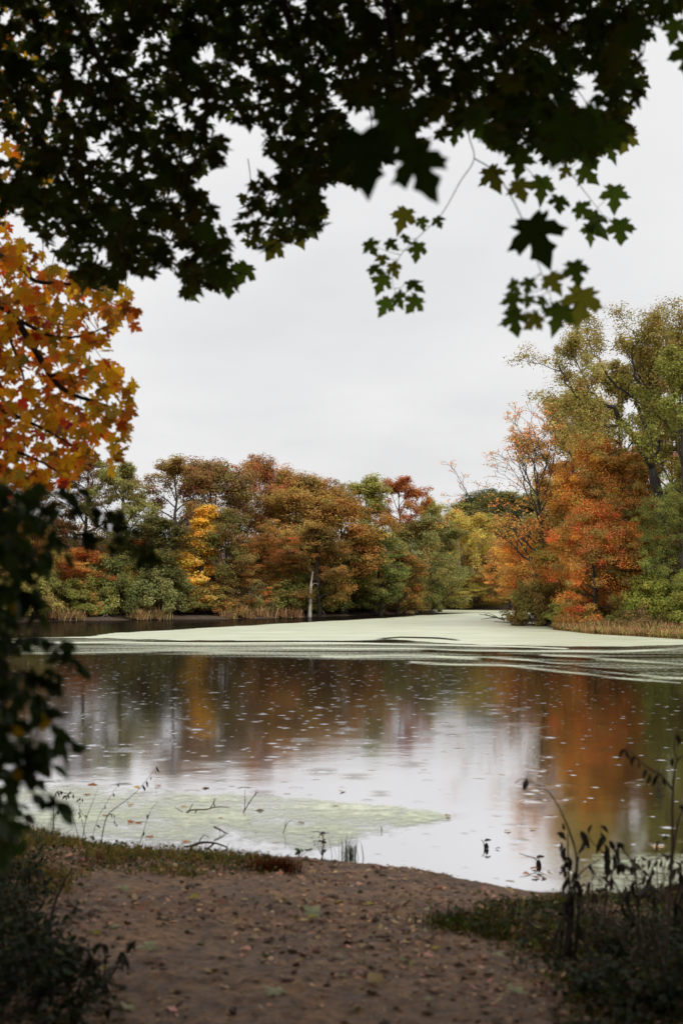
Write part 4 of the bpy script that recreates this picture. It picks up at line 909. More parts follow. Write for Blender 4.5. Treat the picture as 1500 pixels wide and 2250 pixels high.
def orange_maple():
    rng = np.random.default_rng(4); base = np.array([-6.2, 9.2, float(zg(-6.2, 9.2)) - .1])
    poly = [(-420, 430), (0, 455), (30, 490), (90, 545), (140, 590), (200, 620), (290, 628), (312, 690), (262, 722), (245, 760), (205, 780), (262, 792), (299, 840), (296, 935), (276, 1010), (238, 1030), (225, 975), (198, 1030), (150, 1078), (95, 1062), (0, 1092), (-420, 1100)]
    N = 6800; u = rng.uniform(-420, 320, N); v = rng.uniform(-60, 1100, N); Y = rng.uniform(8.3, 10.4, N)
    n1 = vnoise(u * .016, v * .016, 8)
    ok = inpoly(u, v, poly) & (rng.uniform(size=N) < .45 + .75 * n1)
    ok |= (u < 170 - .15 * v) & (v < 470) & (rng.uniform(size=N) < .28)
    ok &= ~((polydist(u, v, poly) < 8) & inpoly(u, v, poly))
    ext = [(250, 705), (235, 720), (300, 685), (297, 718), (222, 745), (235, 770), (210, 1005), (245, 1035), (262, 1005), (280, 960), (288, 890), (292, 850), (300, 680), (150, 1080), (60, 1075), (20, 1085), (110, 1068), (268, 935), (225, 955)]
    u = np.concatenate([u[ok], [e[0] for e in ext]]); v = np.concatenate([v[ok], [e[1] for e in ext]]); Y = np.concatenate([Y[ok], rng.uniform(8.3, 9, len(ext))])
    size = rng.uniform(.075, .13, len(u)); R = hang_frames(len(u), rng, .9, .8); C = at(u, v, Y); pos = C - np.einsum('nij,j->ni', R, np.array([0, .35, 0])) * size[:, None]
    mbB = MB(); mbK = MB(); trunk = smooth_path([base, base + np.array([.1, 0, 2]), base + np.array([.2, .1, 4.5]), base + np.array([.3, 0, 8]), base + np.array([.6, .2, 11])], 5)
    mbK.tube(trunk, np.linspace(.22, .06, len(trunk)), 10)
    for k, pts, r in ((12, [(-150, 470, 9), (0, 562, 9), (50, 590, 9), (80, 618, 9), (160, 625, 9), (235, 640, 9)], .030), (9, [(-180, 560, 8.8), (0, 668, 8.8), (35, 700, 8.8), (75, 765, 8.8), (112, 825, 8.8), (150, 862, 8.8), (215, 885, 8.8), (275, 905, 8.8)], .036),
                      (6, [(-120, 850, 8.8), (0, 900, 8.8), (60, 925, 8.8), (120, 955, 8.8), (165, 985, 8.8)], .022), (7, [(-150, 640, 9.3), (0, 720, 9.3), (30, 765, 9.3), (55, 840, 9.3), (60, 900, 9.3)], .02),
                      (5, [(-200, 960, 9), (0, 985, 9), (80, 1010, 9), (150, 1050, 9)], .02), (16, [(-200, 200, 9.5), (0, 250, 9.5), (100, 330, 9.5), (160, 480, 9.5)], .03), (9, [(35, 700, 8.8), (120, 740, 8.8), (190, 735, 8.8), (245, 712, 8.7)], .014), (9, [(112, 825, 8.8), (180, 830, 8.8), (250, 850, 8.8)], .012)):
        P = np.array([at(*q) for q in pts])
        if pts[0][0] < -100: P = np.vstack([[trunk[k]], P])
        P = smooth_path(P, 5); mbB.tube(P, np.linspace(r * 1.3, r * .22, len(P)), 6)
    for q in rng.choice(len(pos), 130, replace=False):
        d = np.array([-rng.uniform(.1, .8), rng.normal(0, .3), rng.uniform(.0, .6)]); P, _ = limb_path(rng, pos[q], d, rng.uniform(.25, .6), 5, .2, .05); mbB.tube(P, np.linspace(.0018, .005, 6), 4)
    root = thing('maple_tree', 'golden orange maple reaching in from the left frame edge', 'tree', tuple(base))
    obj('trunk', mbK.build('trunk', base, True), M_BARK, root, color=(.05, .04, .035)); obj('bough', mbB.build('bough', base, True), M_TWIG, root, color=(.03, .022, .018))
    PAL = [lin(c) for c in ((230, 154, 34), (222, 124, 32), (208, 148, 40), (224, 102, 38), (192, 152, 48), (182, 66, 36), (142, 136, 44))]; W = [.34, .20, .24, .07, .10, .02, .03]
    vis = (u > -20) & (u < 1520) & (v > -20); order = np.argsort(-(size / Y * vis)); own = order[:300]; rest = np.setdiff1d(np.arange(len(u)), own)
    # remaining leaves in a few colour batches
    pick = rng.choice(len(PAL), len(u), p=W)
    tone, cl = rng.uniform(0, 1, len(u)), rng.uniform(0, 1, len(u))
    for g, (a, b) in enumerate(((0, 1), (2, 4), (3, 5))):
        s = rest[np.isin(pick[rest], (a, b)) | ((g == 1) & (pick[rest] == 6))]
        Vc, Tc, A, Cc = assemble(VAR_MAPLE, pos[s], R[s], size[s], tone[s], cl[s])
        tag(obj('foliage', mesh_np('foliage', Vc - base, [Tc], {'tone': A, 'clump': Cc}), M_NEAR_ORANGE, root, color=PAL[a], tint2=PAL[b]), kind='stuff')
    me = var_meshes(VAR_MAPLE, M_NEAR_ORANGE, 'leaf')
    def col(q):
        k = rng.uniform(.7, 1.15); c = PAL[pick[own[q]]]; return tuple(k * x for x in c), tuple(k * x for x in c)
    leaf_objects(root, base, VAR_MAPLE, me, pos[own], R[own], size[own], M_NEAR_ORANGE, col)
orange_maple()

# dark shrub at the left edge
VAR_OVAL = [oval_leaf_mesh(s, w) for s, w in ((1, .27), (2, .32), (3, .24), (4, .30))]
def left_shrub():
    rng = np.random.default_rng(6); K = 1.4; base = np.array([-1.35, 3.0, float(zg(-1.35, 3.0)) - .05])
    mb = MB(); P_, N_ = [], []
    stems = [[(-60, 1900, 2.2), (-20, 1600, 2.2), (20, 1350, 2.2), (40, 1180, 2.25), (30, 1080, 2.3)], [(20, 1350, 2.2), (60, 1230, 2.25), (150, 1180, 2.35), (240, 1185, 2.4), (310, 1208, 2.45), (345, 1232, 2.45)],
             [(-20, 1250, 2.2), (60, 1130, 2.3), (150, 1110, 2.35), (240, 1130, 2.4), (290, 1160, 2.4)], [(0, 1450, 2.1), (60, 1400, 2.2), (110, 1410, 2.25), (160, 1450, 2.3), (185, 1465, 2.3)],
             [(-10, 1560, 2.0), (50, 1520, 2.1), (100, 1560, 2.15), (140, 1620, 2.2), (165, 1645, 2.2)], [(0, 1300, 2.2), (50, 1310, 2.3), (90, 1340, 2.3)], [(-20, 1680, 2.0), (50, 1680, 2.0), (90, 1730, 2.0), (140, 1790, 2.0)],
             [(0, 1480, 2.2), (70, 1480, 2.3), (120, 1500, 2.3)], [(-60, 1700, 1.9), (20, 1640, 2.0), (70, 1640, 2.0), (100, 1680, 2.0)]]
    for t, pts in enumerate(stems):
        P = smooth_path(np.array([at(q[0], q[1], q[2] * K) for q in pts]), 6)
        if t == 0: P = np.vstack([[base], P])
        mb.tube(P, np.linspace(.010 if t == 0 else .005, .0015, len(P)), 5)
        n = 40 if t in (1, 2) else 30
        for q in range(n):
            f = rng.uniform(.25 if t else .05, 1) * (len(P) - 1); i0 = min(int(f), len(P) - 2); p = P[i0] + (P[i0 + 1] - P[i0]) * (f - i0); P_.append(p + rng.normal(0, .012, 3)); N_.append(t)
    # dense body against the frame edge
    n = 800; u = np.abs(rng.normal(0, 1, n)) * 48 - 70; v = rng.uniform(1060, 1900, n); u = np.where(v < 1260, u + rng.uniform(0, 170, n) * (rng.uniform(size=n) < .6), u); Y = K * rng.uniform(1.9, 2.7, n)
    C = at(u, v, Y)
    pos = np.vstack([np.array(P_), C]); m = len(pos)
    tip = np.stack([rng.normal(.25, .6, m), rng.normal(0, .5, m), -rng.uniform(.1, 1.2, m)], -1); nr = norm(np.stack([rng.normal(0, .5, m), rng.normal(-.4, .5, m), rng.uniform(.2, 1.2, m)], -1)); R = frames(tip, nr)
    size = K * rng.uniform(.028, .050, m); size[:len(P_)] *= .85
    for q in rng.choice(m, 140, replace=False):
        P, _ = limb_path(rng, pos[q], np.array([-rng.uniform(.2, 1), rng.normal(0, .3), rng.uniform(-.6, .3)]), rng.uniform(.08, .2), 4, .2, 0); mb.tube(P, np.linspace(.0012, .0022, 5), 4)
    root = thing('shrub', 'blurred dark leafy shrub filling the left frame edge beside the path', 'shrub', tuple(base))
    obj('stem', mb.build('stem', base, True), M_TWIG, root, color=(.04, .03, .022))
    uu, vv, dd = project(pos); vis = (uu > -10); order = np.argsort(-(size / dd * (vis + .1 * (np.arange(m) < len(P_))))); own = order[:290]; rest = np.setdiff1d(np.arange(m), own)
    D1, D2 = (.050, .072, .014), (.13, .14, .025)
    Vc, Tc, A, Cc = assemble(VAR_OVAL, pos[rest], R[rest], size[rest], rng.uniform(0, 1, len(rest)), rng.uniform(0, .6, len(rest)))
    tag(obj('foliage', mesh_np('foliage', Vc - base, [Tc], {'tone': A, 'clump': Cc}), M_SHRUB, root, color=D1, tint2=D2), kind='stuff')
    me = var_meshes(VAR_OVAL, M_SHRUB, 'leaf')
    def col(q):
        a = rng.uniform(); p = uu[own[q]]
        c = lin((200, 140, 30)) if a < .03 else (D2 if a < .10 + (.35 if p > 190 else 0) else D1); k = rng.uniform(.5, 1.5); c = tuple(k * x for x in c); return c, c
    leaf_objects(root, base, VAR_OVAL, me, pos[own], R[own], size[own], M_SHRUB, col)
left_shrub()

# ------------------------------------------------------------------ near bank: grass, litter, weeds, twigs
LEFT_GRASS = [(-500, 1740), (0, 1800), (200, 1835), (350, 1868), (560, 1884), (640, 1900), (625, 1925), (400, 1945), (220, 1925), (80, 1990), (-500, 2050)]
RIGHT_GRASS = [(940, 2055), (1055, 1985), (1150, 2000), (1230, 1985), (1400, 1970), (1900, 1960), (1900, 2400), (1300, 2300), (1180, 2170), (1080, 2095), (1000, 2070)]
def scatter_poly(poly, n, rng):
    """random points of the bank inside an outline"""
    pu = [p[0] for p in poly]; pv = [p[1] for p in poly]; c = np.array([ground_px(a, b)[:2] for a, b in poly])
    lo, hi = c.min(0), c.max(0); out = []
    while sum(len(o) for o in out) < n:
        q = rng.uniform(lo - .3, hi + .3, (n * 2, 2)); w = .55 * (fbm(q[:, 0] * 1.6, q[:, 1] * 1.6, 3, 77) - .47) + rng.normal(0, .05, len(q)); cp = [tuple(k) for k in c]; dd = polydist(q[:, 0], q[:, 1], cp); dd = np.where(inpoly(q[:, 0], q[:, 1], cp), dd, -dd); out.append(q[dd + w > 0])
    q = np.vstack(out)[:n]; ok = (~inpoly(q[:, 0], q[:, 1], SHORE)); q = q[ok]
    return np.column_stack([q, path_z(q[:, 0], q[:, 1]) - .004])
def grass():
    rng = np.random.default_rng(12)
    for poly, n, h, spec, lab in ((LEFT_GRASS, 36000, .10, ((.55, (98, 100, 46)), (.22, (140, 100, 58)), (.23, (160, 142, 78))), 'left of the path'),
                                  (RIGHT_GRASS, 28000, .07, ((.5, (60, 66, 26)), (.35, (96, 70, 42)), (.15, (116, 108, 46))), 'right of the path')):
        C = scatter_poly(poly, n, rng); d = fbm(C[:, 0] * 2.2, C[:, 1] * 2.2, 3, 4); C = C[d + .10 * rng.normal(size=len(d)) > .42]; pk = rng.uniform(size=len(C)); a0 = 0
        for k, (f, c) in enumerate(spec):
            s = (pk >= a0) & (pk < a0 + f); a0 += f; mb = MB(); blades(mb, C[s], h * (.25 + 1.5 * fbm(C[s][:, 0] * 1.5, C[s][:, 1] * 1.5, 3, 60)) ** 1.5, .003, rng, 1.4)
            tag(obj('grass', mb.build('grass'), M_GRASS, color=lin(c), tint2=lin(c)), f"{('green', 'dry brown', 'yellowish')[k]} grass blades on the bank {lab}", 'grass', kind='stuff')
grass()
LITTER = [(214, 164, 126), (128, 86, 62), (84, 56, 42), (228, 184, 150), (176, 146, 108)]
def flat_frames(n, rng, tilt=.35):
    nr = norm(np.column_stack([rng.normal(0, tilt, n), rng.normal(0, tilt, n), np.ones(n)])); az = rng.uniform(0, 6.283, n)
    t = np.column_stack([np.cos(az), np.sin(az), np.zeros(n)]); t = norm(t - nr * (t * nr).sum(1)[:, None]); return frames(t, nr)
def litter():
    rng = np.random.default_rng(13); n = 24000
    x = rng.uniform(-4.2, 4.2, n); y = rng.uniform(3.2, 10.6, n); ok = (~inpoly(x, y, SHORE)) & (fbm(x * 1.1, y * 1.1, 3, 40) + .09 * rng.normal(size=n) > .45); x, y = x[ok], y[ok]
    pos = np.column_stack([x, y, path_z(x, y) + .006]); R = flat_frames(len(x), rng, .4); size = .014 + .045 * rng.uniform(size=len(x)) ** 1.8; pk = rng.integers(0, 5, len(x))
    for k, c in enumerate(LITTER):
        s = pk == k; Vc, Tc, A, Cc = assemble(VAR_OVAL + VAR_SIMPLE[:2], pos[s], R[s], size[s], rng.uniform(0, 1, s.sum()), rng.uniform(0, 1, s.sum()))
        tag(obj('leaf_litter', mesh_np('leaf_litter', Vc, [Tc], {'tone': A, 'clump': Cc}), M_DRY, color=lin(c), tint2=lin(c)),
            f"{('tan', 'brown', 'dark brown', 'pinkish tan', 'greyish')[k]} crumbled leaf fragments strewn over the bank", 'leaf litter', kind='stuff')
    # small stones and clods
    n = 1500; x = rng.uniform(-3.6, 3.6, n); y = rng.uniform(3.4, 10.2, n); ok = ~inpoly(x, y, SHORE); x, y = x[ok], y[ok]; n = len(x)
    th = (1 + 5 ** .5) / 2; ico = norm(np.array([(-1, th, 0), (1, th, 0), (-1, -th, 0), (1, -th, 0), (0, -1, th), (0, 1, th), (0, -1, -th), (0, 1, -th), (th, 0, -1), (th, 0, 1), (-th, 0, -1), (-th, 0, 1)]))
    icf = np.array([(0, 11, 5), (0, 5, 1), (0, 1, 7), (0, 7, 10), (0, 10, 11), (1, 5, 9), (5, 11, 4), (11, 10, 2), (10, 7, 6), (7, 1, 8), (3, 9, 4), (3, 4, 2), (3, 2, 6), (3, 6, 8), (3, 8, 9), (4, 9, 5), (2, 4, 11), (6, 2, 10), (8, 6, 7), (9, 8, 1)])
    sz = .007 + .022 * rng.uniform(size=n) ** 2.5; V = ico[None] * (1 + .25 * rng.normal(size=(n, 12, 1))) * sz[:, None, None] * np.column_stack([rng.uniform(.8, 1.5, n), rng.uniform(.8, 1.5, n), rng.uniform(.5, .9, n)])[:, None] + np.column_stack([x, y, path_z(x, y) + .002])[:, None]
    T = (icf[None] + (np.arange(n) * 12)[:, None, None]).reshape(-1, 3); t = np.repeat(rng.uniform(0, 1, n), 12)
    tag(obj('gravel', mesh_np('gravel', V.reshape(-1, 3), [T], {'tone': t, 'clump': t}), M_DRY, color=(.26, .18, .125), tint2=(.26, .18, .125)), 'small stones and clods scattered on the dirt path', 'gravel', kind='stuff')
litter()
ORD = ['leftmost', 'second from left', 'third from left', 'fourth from left', 'fifth from left', 'sixth from left', 'seventh from left', 'eighth from left', 'ninth from left', 'tenth from left', 'eleventh from left', 'twelfth from left', 'thirteenth from left', 'fourteenth from left', 'fifteenth from left', 'sixteenth from left', 'seventeenth from left', 'eighteenth from left', 'nineteenth from left', 'twentieth from left', 'twenty-first from left', 'twenty-second from left']
def order_labels(LV, word, prep, group):
    D = {}
    for l in LV: D.setdefault(l[1:4], []).append(l)
    for (c, sh, z), ls in D.items():
        for k, l in enumerate(sorted(ls, key=lambda q: q[4])):
            tag(l[0], (f'{ORD[min(k, 21)]} {c} {sh} leaf {word} {prep} {z}' if len(ls) > 1 else f'only {c} {sh} leaf {word} {prep} {z}'), 'leaf', group)
def fallen_leaves():
    LV = []
    rng = np.random.default_rng(14); mm = var_meshes(VAR_MAPLE[:4], M_DRY, 'fallen_leaf'); mo = var_meshes(VAR_OVAL, M_DRY, 'fallen_leaf')
    PALE, TAN, YEL, PINK, GRN = (178, 170, 132), (190, 150, 112), (190, 160, 60), (196, 140, 120), (120, 130, 70)
    spec = [(283, 1963, 30, PALE, 1), (450, 1958, 24, TAN, 0), (297, 1987, 24, TAN, 0), (430, 1988, 14, YEL, 0), (680, 2029, 38, PALE, 1), (340, 2093, 45, PALE, 1), (312, 2123, 30, TAN, 0), (250, 2050, 30, PALE, 1), (595, 2110, 30, PALE, 1), (618, 2198, 40, PALE, 1),
            (130, 1883, 22, PINK, 1), (160, 1885, 20, PINK, 0), (145, 1865, 28, GRN, 1), (370, 1905, 32, TAN, 0), (690, 1950, 16, TAN, 0), (248, 2200, 26, PALE, 0), (280, 2230, 34, PALE, 1), (835, 2176, 44, TAN, 0), (1130, 2200, 40, PALE, 1), (1010, 2162, 18, GRN, 0), (760, 2157, 22, PALE, 0),
            (1018, 2011, 26, PALE, 1), (985, 2034, 22, PALE, 0), (1063, 2028, 18, PINK, 0), (1088, 2105, 28, PALE, 1), (1083, 2158, 26, PALE, 0), (1165, 2077, 16, PINK, 0), (1265, 2068, 26, PINK, 1), (1213, 2050, 20, YEL, 0), (1300, 2045, 20, YEL, 0), (1330, 2116, 24, PALE, 1),
            (1310, 2197, 30, YEL, 1), (1350, 2214, 22, YEL, 0), (1390, 2010, 24, GRN, 0), (1400, 2000, 22, YEL, 1), (1430, 2030, 24, GRN, 1), (1128, 2049, 18, TAN, 0), (1420, 2210, 30, PALE, 1), (240, 2137, 22, YEL, 0), (185, 2062, 24, YEL, 0), (135, 2140, 26, GRN, 0), (870, 1960, 14, GRN, 0), (900, 2215, 22, TAN, 0), (545, 1990, 18, TAN, 0), (800, 2090, 20, TAN, 0), (560, 2070, 18, PINK, 0)]
    for k in range(46):
        a, b = rng.uniform(180, 1180), rng.uniform(1965, 2245); spec.append((a, b, rng.uniform(12, 20), random.Random(k).choice([TAN, TAN, PINK, PALE, YEL]), k % 2))
    for q, (a, b, s, c, mp) in enumerate(spec):
        P = ground_px(a, b); P[2] = float(path_z(P[0], P[1])) + .012; sz = s / FPX * P[1] * 1.2
        o = bpy.data.objects.new('fallen_leaf', (mm if mp else mo)[q % 4]); COL.objects.link(o); R = flat_frames(1, rng, .3)[0]
        o.matrix_basis = Matrix.Translation(Vector(P)) @ Matrix(R.tolist()).to_4x4() @ Matrix.Scale(sz, 4); cc = tuple(.8 * x for x in lin(c)); o.color = (*cc, 1); o['tint2'] = list(cc)
        zone = 'left grassy bank' if inpoly(a, b, LEFT_GRASS) else 'grass right of the path' if inpoly(a, b, RIGHT_GRASS) else 'dirt path'
        LV.append((o, {PALE: 'pale', TAN: 'tan', YEL: 'yellow', PINK: 'pinkish', GRN: 'green'}[c], ('lobed' if mp else 'oval'), zone, a, b))
    order_labels(LV, 'fallen', 'on the', 'fallen leaves on the near bank')
    LV = []
    for q, (a, b, s, c) in enumerate([(305, 1727, 18, (196, 140, 40)), (345, 1726, 12, (150, 70, 40)), (455, 1730, 16, (180, 110, 60)), (198, 1722, 20, (140, 70, 40)), (195, 1745, 14, (160, 70, 40)), (282, 1806, 14, (170, 90, 70)), (307, 1806, 16, (150, 60, 44)), (404, 1770, 14, (180, 110, 80)), (577, 1779, 16, (170, 80, 44)),
                                      (405, 1847, 20, (190, 120, 90)), (503, 1870, 16, (120, 30, 40)), (530, 1868, 10, (130, 50, 40)), (487, 1796, 10, (190, 120, 60)), (325, 1840, 16, (170, 120, 100)), (752, 1739, 14, (190, 150, 110)), (660, 1808, 14, (150, 130, 120)), (735, 1770, 14, (140, 140, 80)), (985, 1792, 14, (150, 120, 60)), (980, 1798, 10, (140, 100, 50)),
                                      (1172, 1908, 14, (176, 80, 56)), (1160, 1918, 14, (180, 90, 60)), (1175, 1925, 16, (150, 60, 44)), (1195, 1928, 12, (150, 50, 40)), (1165, 1820, 14, (190, 160, 140)), (1110, 1825, 14, (190, 170, 140)), (1092, 1864, 10, (120, 60, 60)), (1435, 1858, 24, (196, 150, 120)), (1352, 1908, 18, (190, 140, 120)), (290, 1768, 12, (180, 130, 70)), (230, 1790, 14, (160, 110, 70))]):
        P = on_z(a, b, .012); sz = s / FPX * P[1] * 1.1; o = bpy.data.objects.new('floating_leaf', mm[q % 4]); COL.objects.link(o); R = flat_frames(1, rng, .15)[0]
        o.matrix_basis = Matrix.Translation(Vector(P)) @ Matrix(R.tolist()).to_4x4() @ Matrix.Scale(sz, 4); cc = lin(c); o.color = (*cc, 1); o['tint2'] = list(cc)
        LV.append((o, 'yellow-orange' if c[1] > 105 and c[2] < 75 else 'red' if c[1] < 95 else 'pale tan', 'small', 'water left of the upright twigs' if a < 545 else 'water by the dark dead weed' if a > 1080 else 'middle of the near water', a, b))
    order_labels(LV, 'floating', 'on the', 'leaves floating by the near shore')
fallen_leaves()

def curled_leaves(var_n, rng):
    out = []
    for s in range(var_n):
        V, T = oval_leaf_mesh(50 + s, .34); V = V.copy(); a = V[:, 0] * 5.0; V[:, 2] += .12 * (1 - np.cos(a)) + .25 * V[:, 1] ** 2; V[:, 0] = np.sin(a) / 6.5; V += .012 * np.random.default_rng(s).normal(size=V.shape); out.append((V, T))
    return out
VAR_CURL = curled_leaves(4, RNG); ME_CURL = var_meshes(VAR_CURL, M_DRY, 'leaf')
def weed(name, label, cat, stems, leaves=(), color=(.05, .035, .025), lcolor=(.035, .024, .016), lsize=.07, group=None, nleaf=0, seed=0, mat=None):
    """stems: (list of (u, v, Y), radius); the first point of the first stem is its foot"""
    rng = np.random.default_rng(100 + seed); P0 = at(*stems[0][0][0]); foot = np.array([P0[0], P0[1], P0[2]])
    root = thing(name, label, cat, tuple(foot), group); allp = []
    for pts, r in stems:
        P = smooth_path(np.array([at(*q) for q in pts]), 6); mb = MB(); mb.tube(P, np.linspace(r, r * .3, len(P)), 6); allp.append(P)
        obj('stem', mb.build('stem', foot, True), M_TWIG, root, color=color)
    pos = [at(*l[:3]) for l in leaves]; A = np.vstack(allp)
    for k in range(nleaf): pos.append(A[rng.integers(len(A) // 4, len(A))] + rng.normal(0, .008, 3))
    if pos:
        n = len(pos); tip = np.stack([rng.normal(0, .4, n), rng.normal(0, .4, n), -rng.uniform(.5, 1.3, n)], -1); R = frames(tip, norm(rng.normal(size=(n, 3)) + np.array([0, -.6, .2])))
        leaf_objects(root, foot, VAR_CURL, ME_CURL, np.array(pos), R, lsize * rng.uniform(.6, 1.4, n), M_DRY, lambda q: ((lcolor,) * 2))
    return root
def gY(u, v): return float(ground_px(u, v)[1])
y1 = gY(1225, 2125)
weed('dead_weed', 'dark dead weed clump with a drooping tip standing right of the path', 'weed',
     [([(1222, 2130, y1), (1240, 2020, y1), (1262, 1930, y1), (1263, 1868, y1), (1240, 1800, y1), (1215, 1755, y1), (1198, 1735, y1), (1150, 1712, y1), (1130, 1722, y1)], .005),
      ([(1250, 2120, y1), (1256, 2010, y1), (1268, 1900, y1), (1250, 1830, y1), (1228, 1775, y1)], .006), ([(1236, 2130, y1), (1250, 2000, y1 + .05), (1248, 1900, y1), (1246, 1830, y1)], .010),
      ([(1262, 2110, y1), (1270, 1990, y1), (1264, 1900, y1)], .010), ([(1195, 2115, y1), (1225, 2045, y1), (1245, 1985, y1)], .009), ([(1262, 1930, y1), (1290, 1905, y1 + .1), (1330, 1880, y1 + .1)], .005), ([(1245, 2100, y1), (1258, 2000, y1 - .03), (1262, 1930, y1)], .010)],
     [(1255, 1960, y1), (1268, 1945, y1), (1262, 1985, y1), (1245, 1930, y1), (1250, 2010, y1), (1270, 2020, y1), (1238, 2040, y1), (1222, 1830, y1), (1232, 1850, y1), (1238, 1895, y1), (1242, 1890, y1 - .01), (1234, 1905, y1), (1258, 1915, y1), (1266, 1960, y1), (1248, 1975, y1)], nleaf=26, seed=1, lsize=.075)
y2 = gY(1450, 2195)
weed('dead_weed', 'tall bare forked stalk at the right frame edge', 'weed',
     [([(1452, 2200, y2), (1463, 2090, y2), (1470, 1960, y2), (1476, 1850, y2), (1476, 1770, y2), (1480, 1700, y2), (1488, 1670, y2), (1508, 1655, y2)], .010), ([(1476, 1735, y2), (1452, 1705, y2), (1428, 1690, y2), (1395, 1665, y2 + .1), (1375, 1635, y2 + .1)], .006),
      ([(1486, 1672, y2), (1480, 1640, y2), (1484, 1612, y2), (1490, 1602, y2)], .004), ([(1470, 1960, y2), (1478, 1870, y2 - .1), (1490, 1800, y2 - .1), (1506, 1770, y2 - .1)], .008), ([(1474, 1880, y2), (1450, 1880, y2), (1436, 1900, y2)], .005), ([(1462, 2140, y2), (1430, 2150, y2 - .1), (1390, 2180, y2 - .2), (1368, 2205, y2 - .25)], .007)],
     [(1400, 1675, y2), (1415, 1690, y2), (1425, 1700, y2), (1436, 1712, y2), (1395, 1660, y2), (1376, 1645, y2)], color=(.12, .085, .06), nleaf=14, seed=2, lsize=.05)
y3 = gY(1400, 2090)
weed('dead_weed', 'withered plant with hanging curled leaves between the two right-hand stalks', 'weed',
     [([(1405, 2095, y3), (1400, 1990, y3), (1392, 1910, y3), (1370, 1870, y3), (1350, 1850, y3)], .007), ([(1400, 1990, y3), (1425, 1930, y3), (1440, 1890, y3)], .006), ([(1392, 1910, y3), (1340, 1885, y3), (1300, 1850, y3), (1290, 1825, y3)], .005), ([(1402, 2030, y3), (1360, 1960, y3), (1335, 1905, y3), (1340, 1850, y3)], .006), ([(1340, 1885, y3), (1325, 1850, y3), (1318, 1815, y3)], .004)],
     [(1355, 1850, y3), (1345, 1875, y3), (1338, 1885, y3), (1300, 1812, y3), (1318, 1830, y3), (1280, 1845, y3), (1390, 1900, y3), (1415, 1920, y3), (1422, 1940, y3), (1275, 1825, y3), (1430, 1905, y3), (1392, 1935, y3), (1385, 1955, y3)], nleaf=18, seed=3, lsize=.085)
y4 = gY(1490, 2120)
weed('dead_weed', 'tangle of thin brown stems low at the right frame edge', 'weed', [([(1490, 2125, y4), (1480, 2000, y4), (1500, 1930, y4), (1520, 1890, y4)], .008), ([(1490, 2100, y4), (1520, 2000, y4), (1540, 1900, y4)], .008), ([(1484, 2050, y4), (1450, 1985, y4), (1430, 1960, y4)], .005), ([(1482, 2010, y4), (1500, 1960, y4), (1490, 1910, y4)], .004)], nleaf=24, seed=4, lsize=.07)
def tangle(u, v, h, n, lab, seed, color=(.13, .09, .06)):
    """many thin branching dead stems with a few curled leaves"""
    rng = np.random.default_rng(seed); f = ground_px(u, v); root = thing('dead_weed', lab, 'weed', tuple(f), 'dead weeds right of the path'); pos = []
    for k in range(n):
        az = rng.uniform(0, 6.283); d = np.array([math.cos(az) * .45, math.sin(az) * .3, 1.0]); b = f + np.array([math.cos(az), math.sin(az), 0]) * rng.uniform(0, .09) - [0, 0, .02]
        P, _ = limb_path(rng, b, d, h * rng.uniform(.5, 1.15), 7, .13, -.02); mb = MB(); mb.tube(P, np.linspace(.0048, .0016, 8), 5)
        for q in range(3):
            i0 = rng.integers(2, 7); Q, _ = limb_path(rng, P[i0], perp_dir(rng, norm(P[i0] - P[i0 - 1]), .8), h * rng.uniform(.12, .32), 4, .2, -.06); mb.tube(Q, np.linspace(.0026, .001, 5), 4); pos += [Q[-1], Q[2]]
        obj('stem', mb.build('stem', f, True), M_TWIG, root, color=color); pos.append(P[-1])
    pos = np.array(pos); pos = pos[rng.uniform(size=len(pos)) < .6]; m = len(pos)
    R = frames(np.stack([rng.normal(0, .5, m), rng.normal(0, .5, m), -rng.uniform(.3, 1.3, m)], -1), norm(rng.normal(size=(m, 3)) + np.array([0, -.5, .2])))
    leaf_objects(root, f, VAR_CURL, ME_CURL, pos, R, rng.uniform(.025, .075, m), M_DRY, lambda q: ((.09, .06, .04),) * 2)
for q, (u, v, h, n, lab) in enumerate(((1300, 2030, .42, 9, 'tangled thin dead stems just right of the dark dead weed clump'), (1350, 2000, .36, 8, 'low tangled dead stems by the water left of the withered plant'), (1440, 2010, .5, 10, 'tangled dead stems behind the tall bare stalk'),
                                       (1500, 2060, .6, 10, 'tall tangled dead stems cut by the right frame edge'), (1420, 2130, .42, 9, 'tangled dead stems left of the tall bare stalk foot'), (1330, 2110, .3, 8, 'short tangled dead stems in the middle of the right-hand grass'), (1490, 2200, .5, 9, 'tangled dead stems near the bottom right corner'), (1190, 2080, .26, 7, 'short dead stems at the left foot of the dark dead weed clump'))):
    tangle(u, v, h, n, lab, 300 + q)
